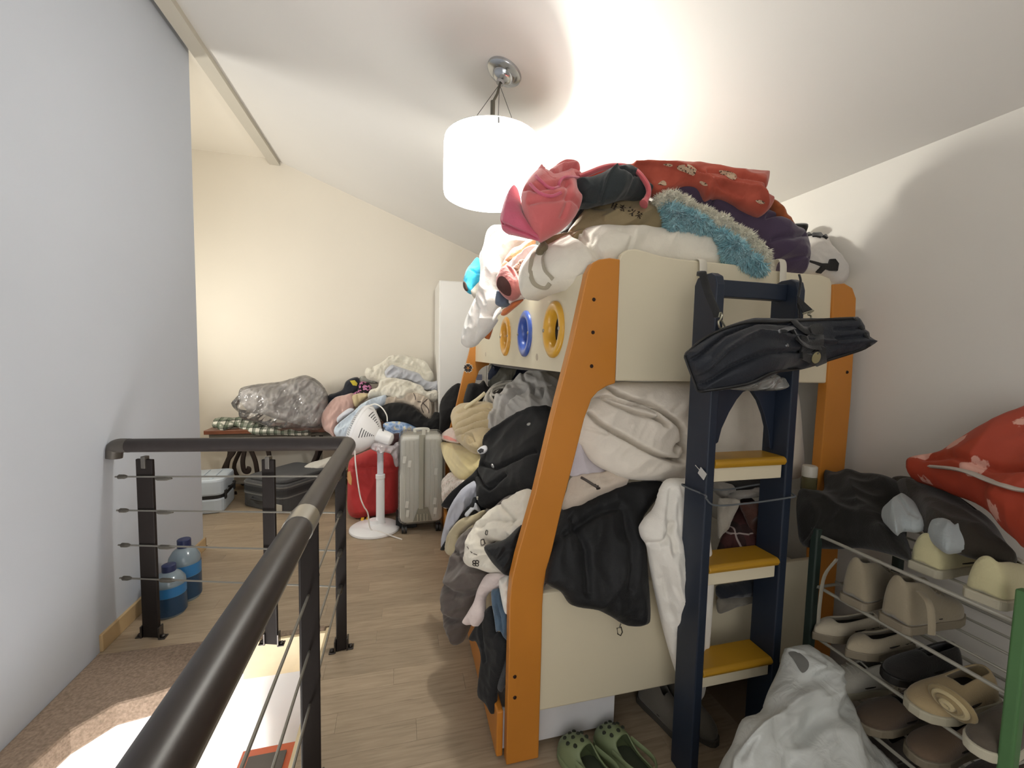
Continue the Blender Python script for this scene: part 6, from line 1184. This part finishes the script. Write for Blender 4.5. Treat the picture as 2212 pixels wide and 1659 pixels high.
# ------------------------------------------------------------------ instrument case slung from the ladder
GIG = fab('#20242c', rough=.5, sheen=.1, weave=900, var=.2); BLKS = fab('#191a1b', rough=.6)
gb = cloth('instrument_case', 'F', [(140, 392), (180, 345), (250, 290), (320, 240), (400, 200), (520, 157), (640, 126), (760, 120), (870, 118), (1080, 106), (1300, 100), (1470, 94), (1500, 104), (1560, 190), (1600, 250), (1632, 302), (1600, 335), (1540, 362), (1400, 412), (1250, 455), (1150, 490), (1040, 515), (960, 495), (850, 540), (740, 590), (640, 632), (480, 666), (340, 685), (268, 690), (240, 670), (220, 600), (190, 530), (165, 460)],
           [((150, 400), 1.06), ((640, 130), 1.09), ((1480, 100), 1.06), ((1620, 300), 1.03), ((260, 680), 1.05), ((1040, 505), 1.07), ((700, 380), 1.02)], GIG, 'black curved instrument case hanging by its straps from the navy ladder', 'bag', T=.05, B=.03, rim=.05,
           fold=[(.005, .08, 0, 4, 's')], crease=[([(170, 440), (400, 290), (640, 215), (900, 190)], 5, -.018), ([(200, 540), (400, 400), (640, 310), (950, 290), (1230, 300)], 6, .016), ([(240, 620), (450, 500), (700, 400), (1060, 370)], 5, -.018), ([(1240, 210), (1560, 200)], 5, -.010), ([(1250, 280), (1600, 255)], 6, -.010), ([(1255, 310), (1620, 300)], 5, .008)])
PIP = plain('#0e0f10', .5)
for P in ([(150, 405), (250, 305), (400, 215), (640, 140), (880, 130), (1200, 118), (1480, 106)], [(150, 405), (185, 500), (230, 620), (255, 675), (340, 670), (640, 618), (850, 528), (1040, 500), (1250, 442), (1540, 350), (1618, 305)], [(1490, 108), (1550, 190), (1618, 300)]): cord('piping', gb, 'F', P, .0045, PIP)
patch('handle_pad', gb, 'F', [(1110, 180), (1150, 165), (1205, 170), (1205, 235), (1150, 238), (1115, 225)], BLKS, .014, label='black handle pad', sharp=False)
patch('pocket', gb, 'F', [(1060, 240), (1230, 240), (1255, 440), (1180, 470), (1060, 420)], BLKS, .008)
cord('handle_strap', gb, 'F', [(910, 205), (980, 190), (1040, 260), (1110, 320), (1200, 330)], .010, BLKS, flat=(1.6, .5))
cord('handle_strap', gb, 'F', [(1010, 130), (1040, 165), (1090, 200), (1140, 205)], .010, BLKS, flat=(1.6, .5))
for p in ((900, 208), (1100, 200), (955, 318)): button(gb, 'F', p, .006, STEEL, 'rivet')
c, n_ = on_surf(gb, *cpt('F', (1160, 410)), off=.012); b = lathe(nb(), [(0, .002), (.017, .002), (.018, 0), (.017, -.002), (0, -.002)], c, 28, n_); tg = obj('round_tag', b, plain('#8d8560', .45), gb, smooth=True, angle=40, label='round tan tag')
b = lathe(nb(), [(.0025, .004), (.0025, .0), (.0, .0)], c+Vector((0, -.002, .013)), 8, n_); obj('eyelet', b, STEEL, tg)
def strap(name, pts, w_, parent, mat=BLKS, th=.0022, label=None):
    b = nb(); P = smooth_path(pts, 5); tube(b, P, 1., 8, flat=(w_, th)); return obj(name, b, mat, parent, smooth=True, label=label)
def Rp(p, y): return at(*cpt('R', p), Y=y)
strap('shoulder_strap', [Rp((250, 260), 1.16), Rp((270, 200), 1.122), Rp((330, 420), 1.115), Rp((400, 620), 1.10), Rp((480, 800), 1.09), Rp((520, 930), 1.08)], .013, gb, label='black shoulder strap')
b = nb(); tube(b, smooth_path([Rp((540, 920), 1.075), Rp((560, 850), 1.07), Rp((585, 890), 1.07), Rp((560, 960), 1.07), Rp((530, 1000), 1.07), Rp((560, 1100), 1.07), Rp((630, 1080), 1.07), Rp((580, 970), 1.07)], 4), .0028, 6); obj('clip', b, plain('#a7a491', .3, .9), gb, smooth=True, label='metal swivel clip')
strap('shoulder_strap', [Rp((1815, 240), 1.12), Rp((1840, 340), 1.115), Rp((1830, 470), 1.11), Rp((1800, 600), 1.10)], .005, gb, label='black shoulder strap')
P = [Rp(p, 1.09) for p in ((1800, 590), (2030, 800), (2040, 825), (1890, 870), (1795, 680))]; b = nb(); prism(b, P, (0, .003, 0)); obj('strap_end', b, BLKS, gb)
strap('webbing', [Rp((1790, 700), 1.115), Rp((1815, 800), 1.11), Rp((1820, 940), 1.10)], .004, gb)
b = nb(); tube(b, smooth_path([Rp((1880, 865), 1.085), Rp((2040, 815), 1.085), Rp((1990, 850), 1.085), Rp((1960, 880), 1.085), Rp((2000, 900), 1.085), Rp((2010, 940), 1.085)], 4), .0028, 6); obj('clip', b, plain('#a7a491', .3, .9), gb, smooth=True, label='metal swivel clip')
cloth('plastic_wrap', 'F', [(590, 640), (700, 590), (800, 545), (860, 540), (900, 570), (940, 580), (930, 665), (780, 680), (500, 668)], 1.12, clear('#9b9a94', .2, .45), 'crinkled clear plastic caught behind the instrument case on the ladder', 'bag', T=.015, B=.02, rim=.02, fold=[(.010, .04, 30, 3, 'r')])
# small silver tag on a string at the ladder
b = nb(); p0, p1 = at(1502, 1005, X=.94), at(1515, 1020, X=.938); tube(b, [p0, p1], .001, 5); t_ = tag(obj('price_tag', b, plain('#c9c8c4', .4), None), 'small white paper tag on a string by the left ladder rail', 'tag')
b = nb(); q = at(1517, 1023, X=.938); box(b, (-.001, -.016, -.013), (.001, .016, .013), Matrix.Translation(q) @ Matrix.Rotation(.5, 4, 'X')); obj('card', b, plain('#c9c8c4', .4), t_)
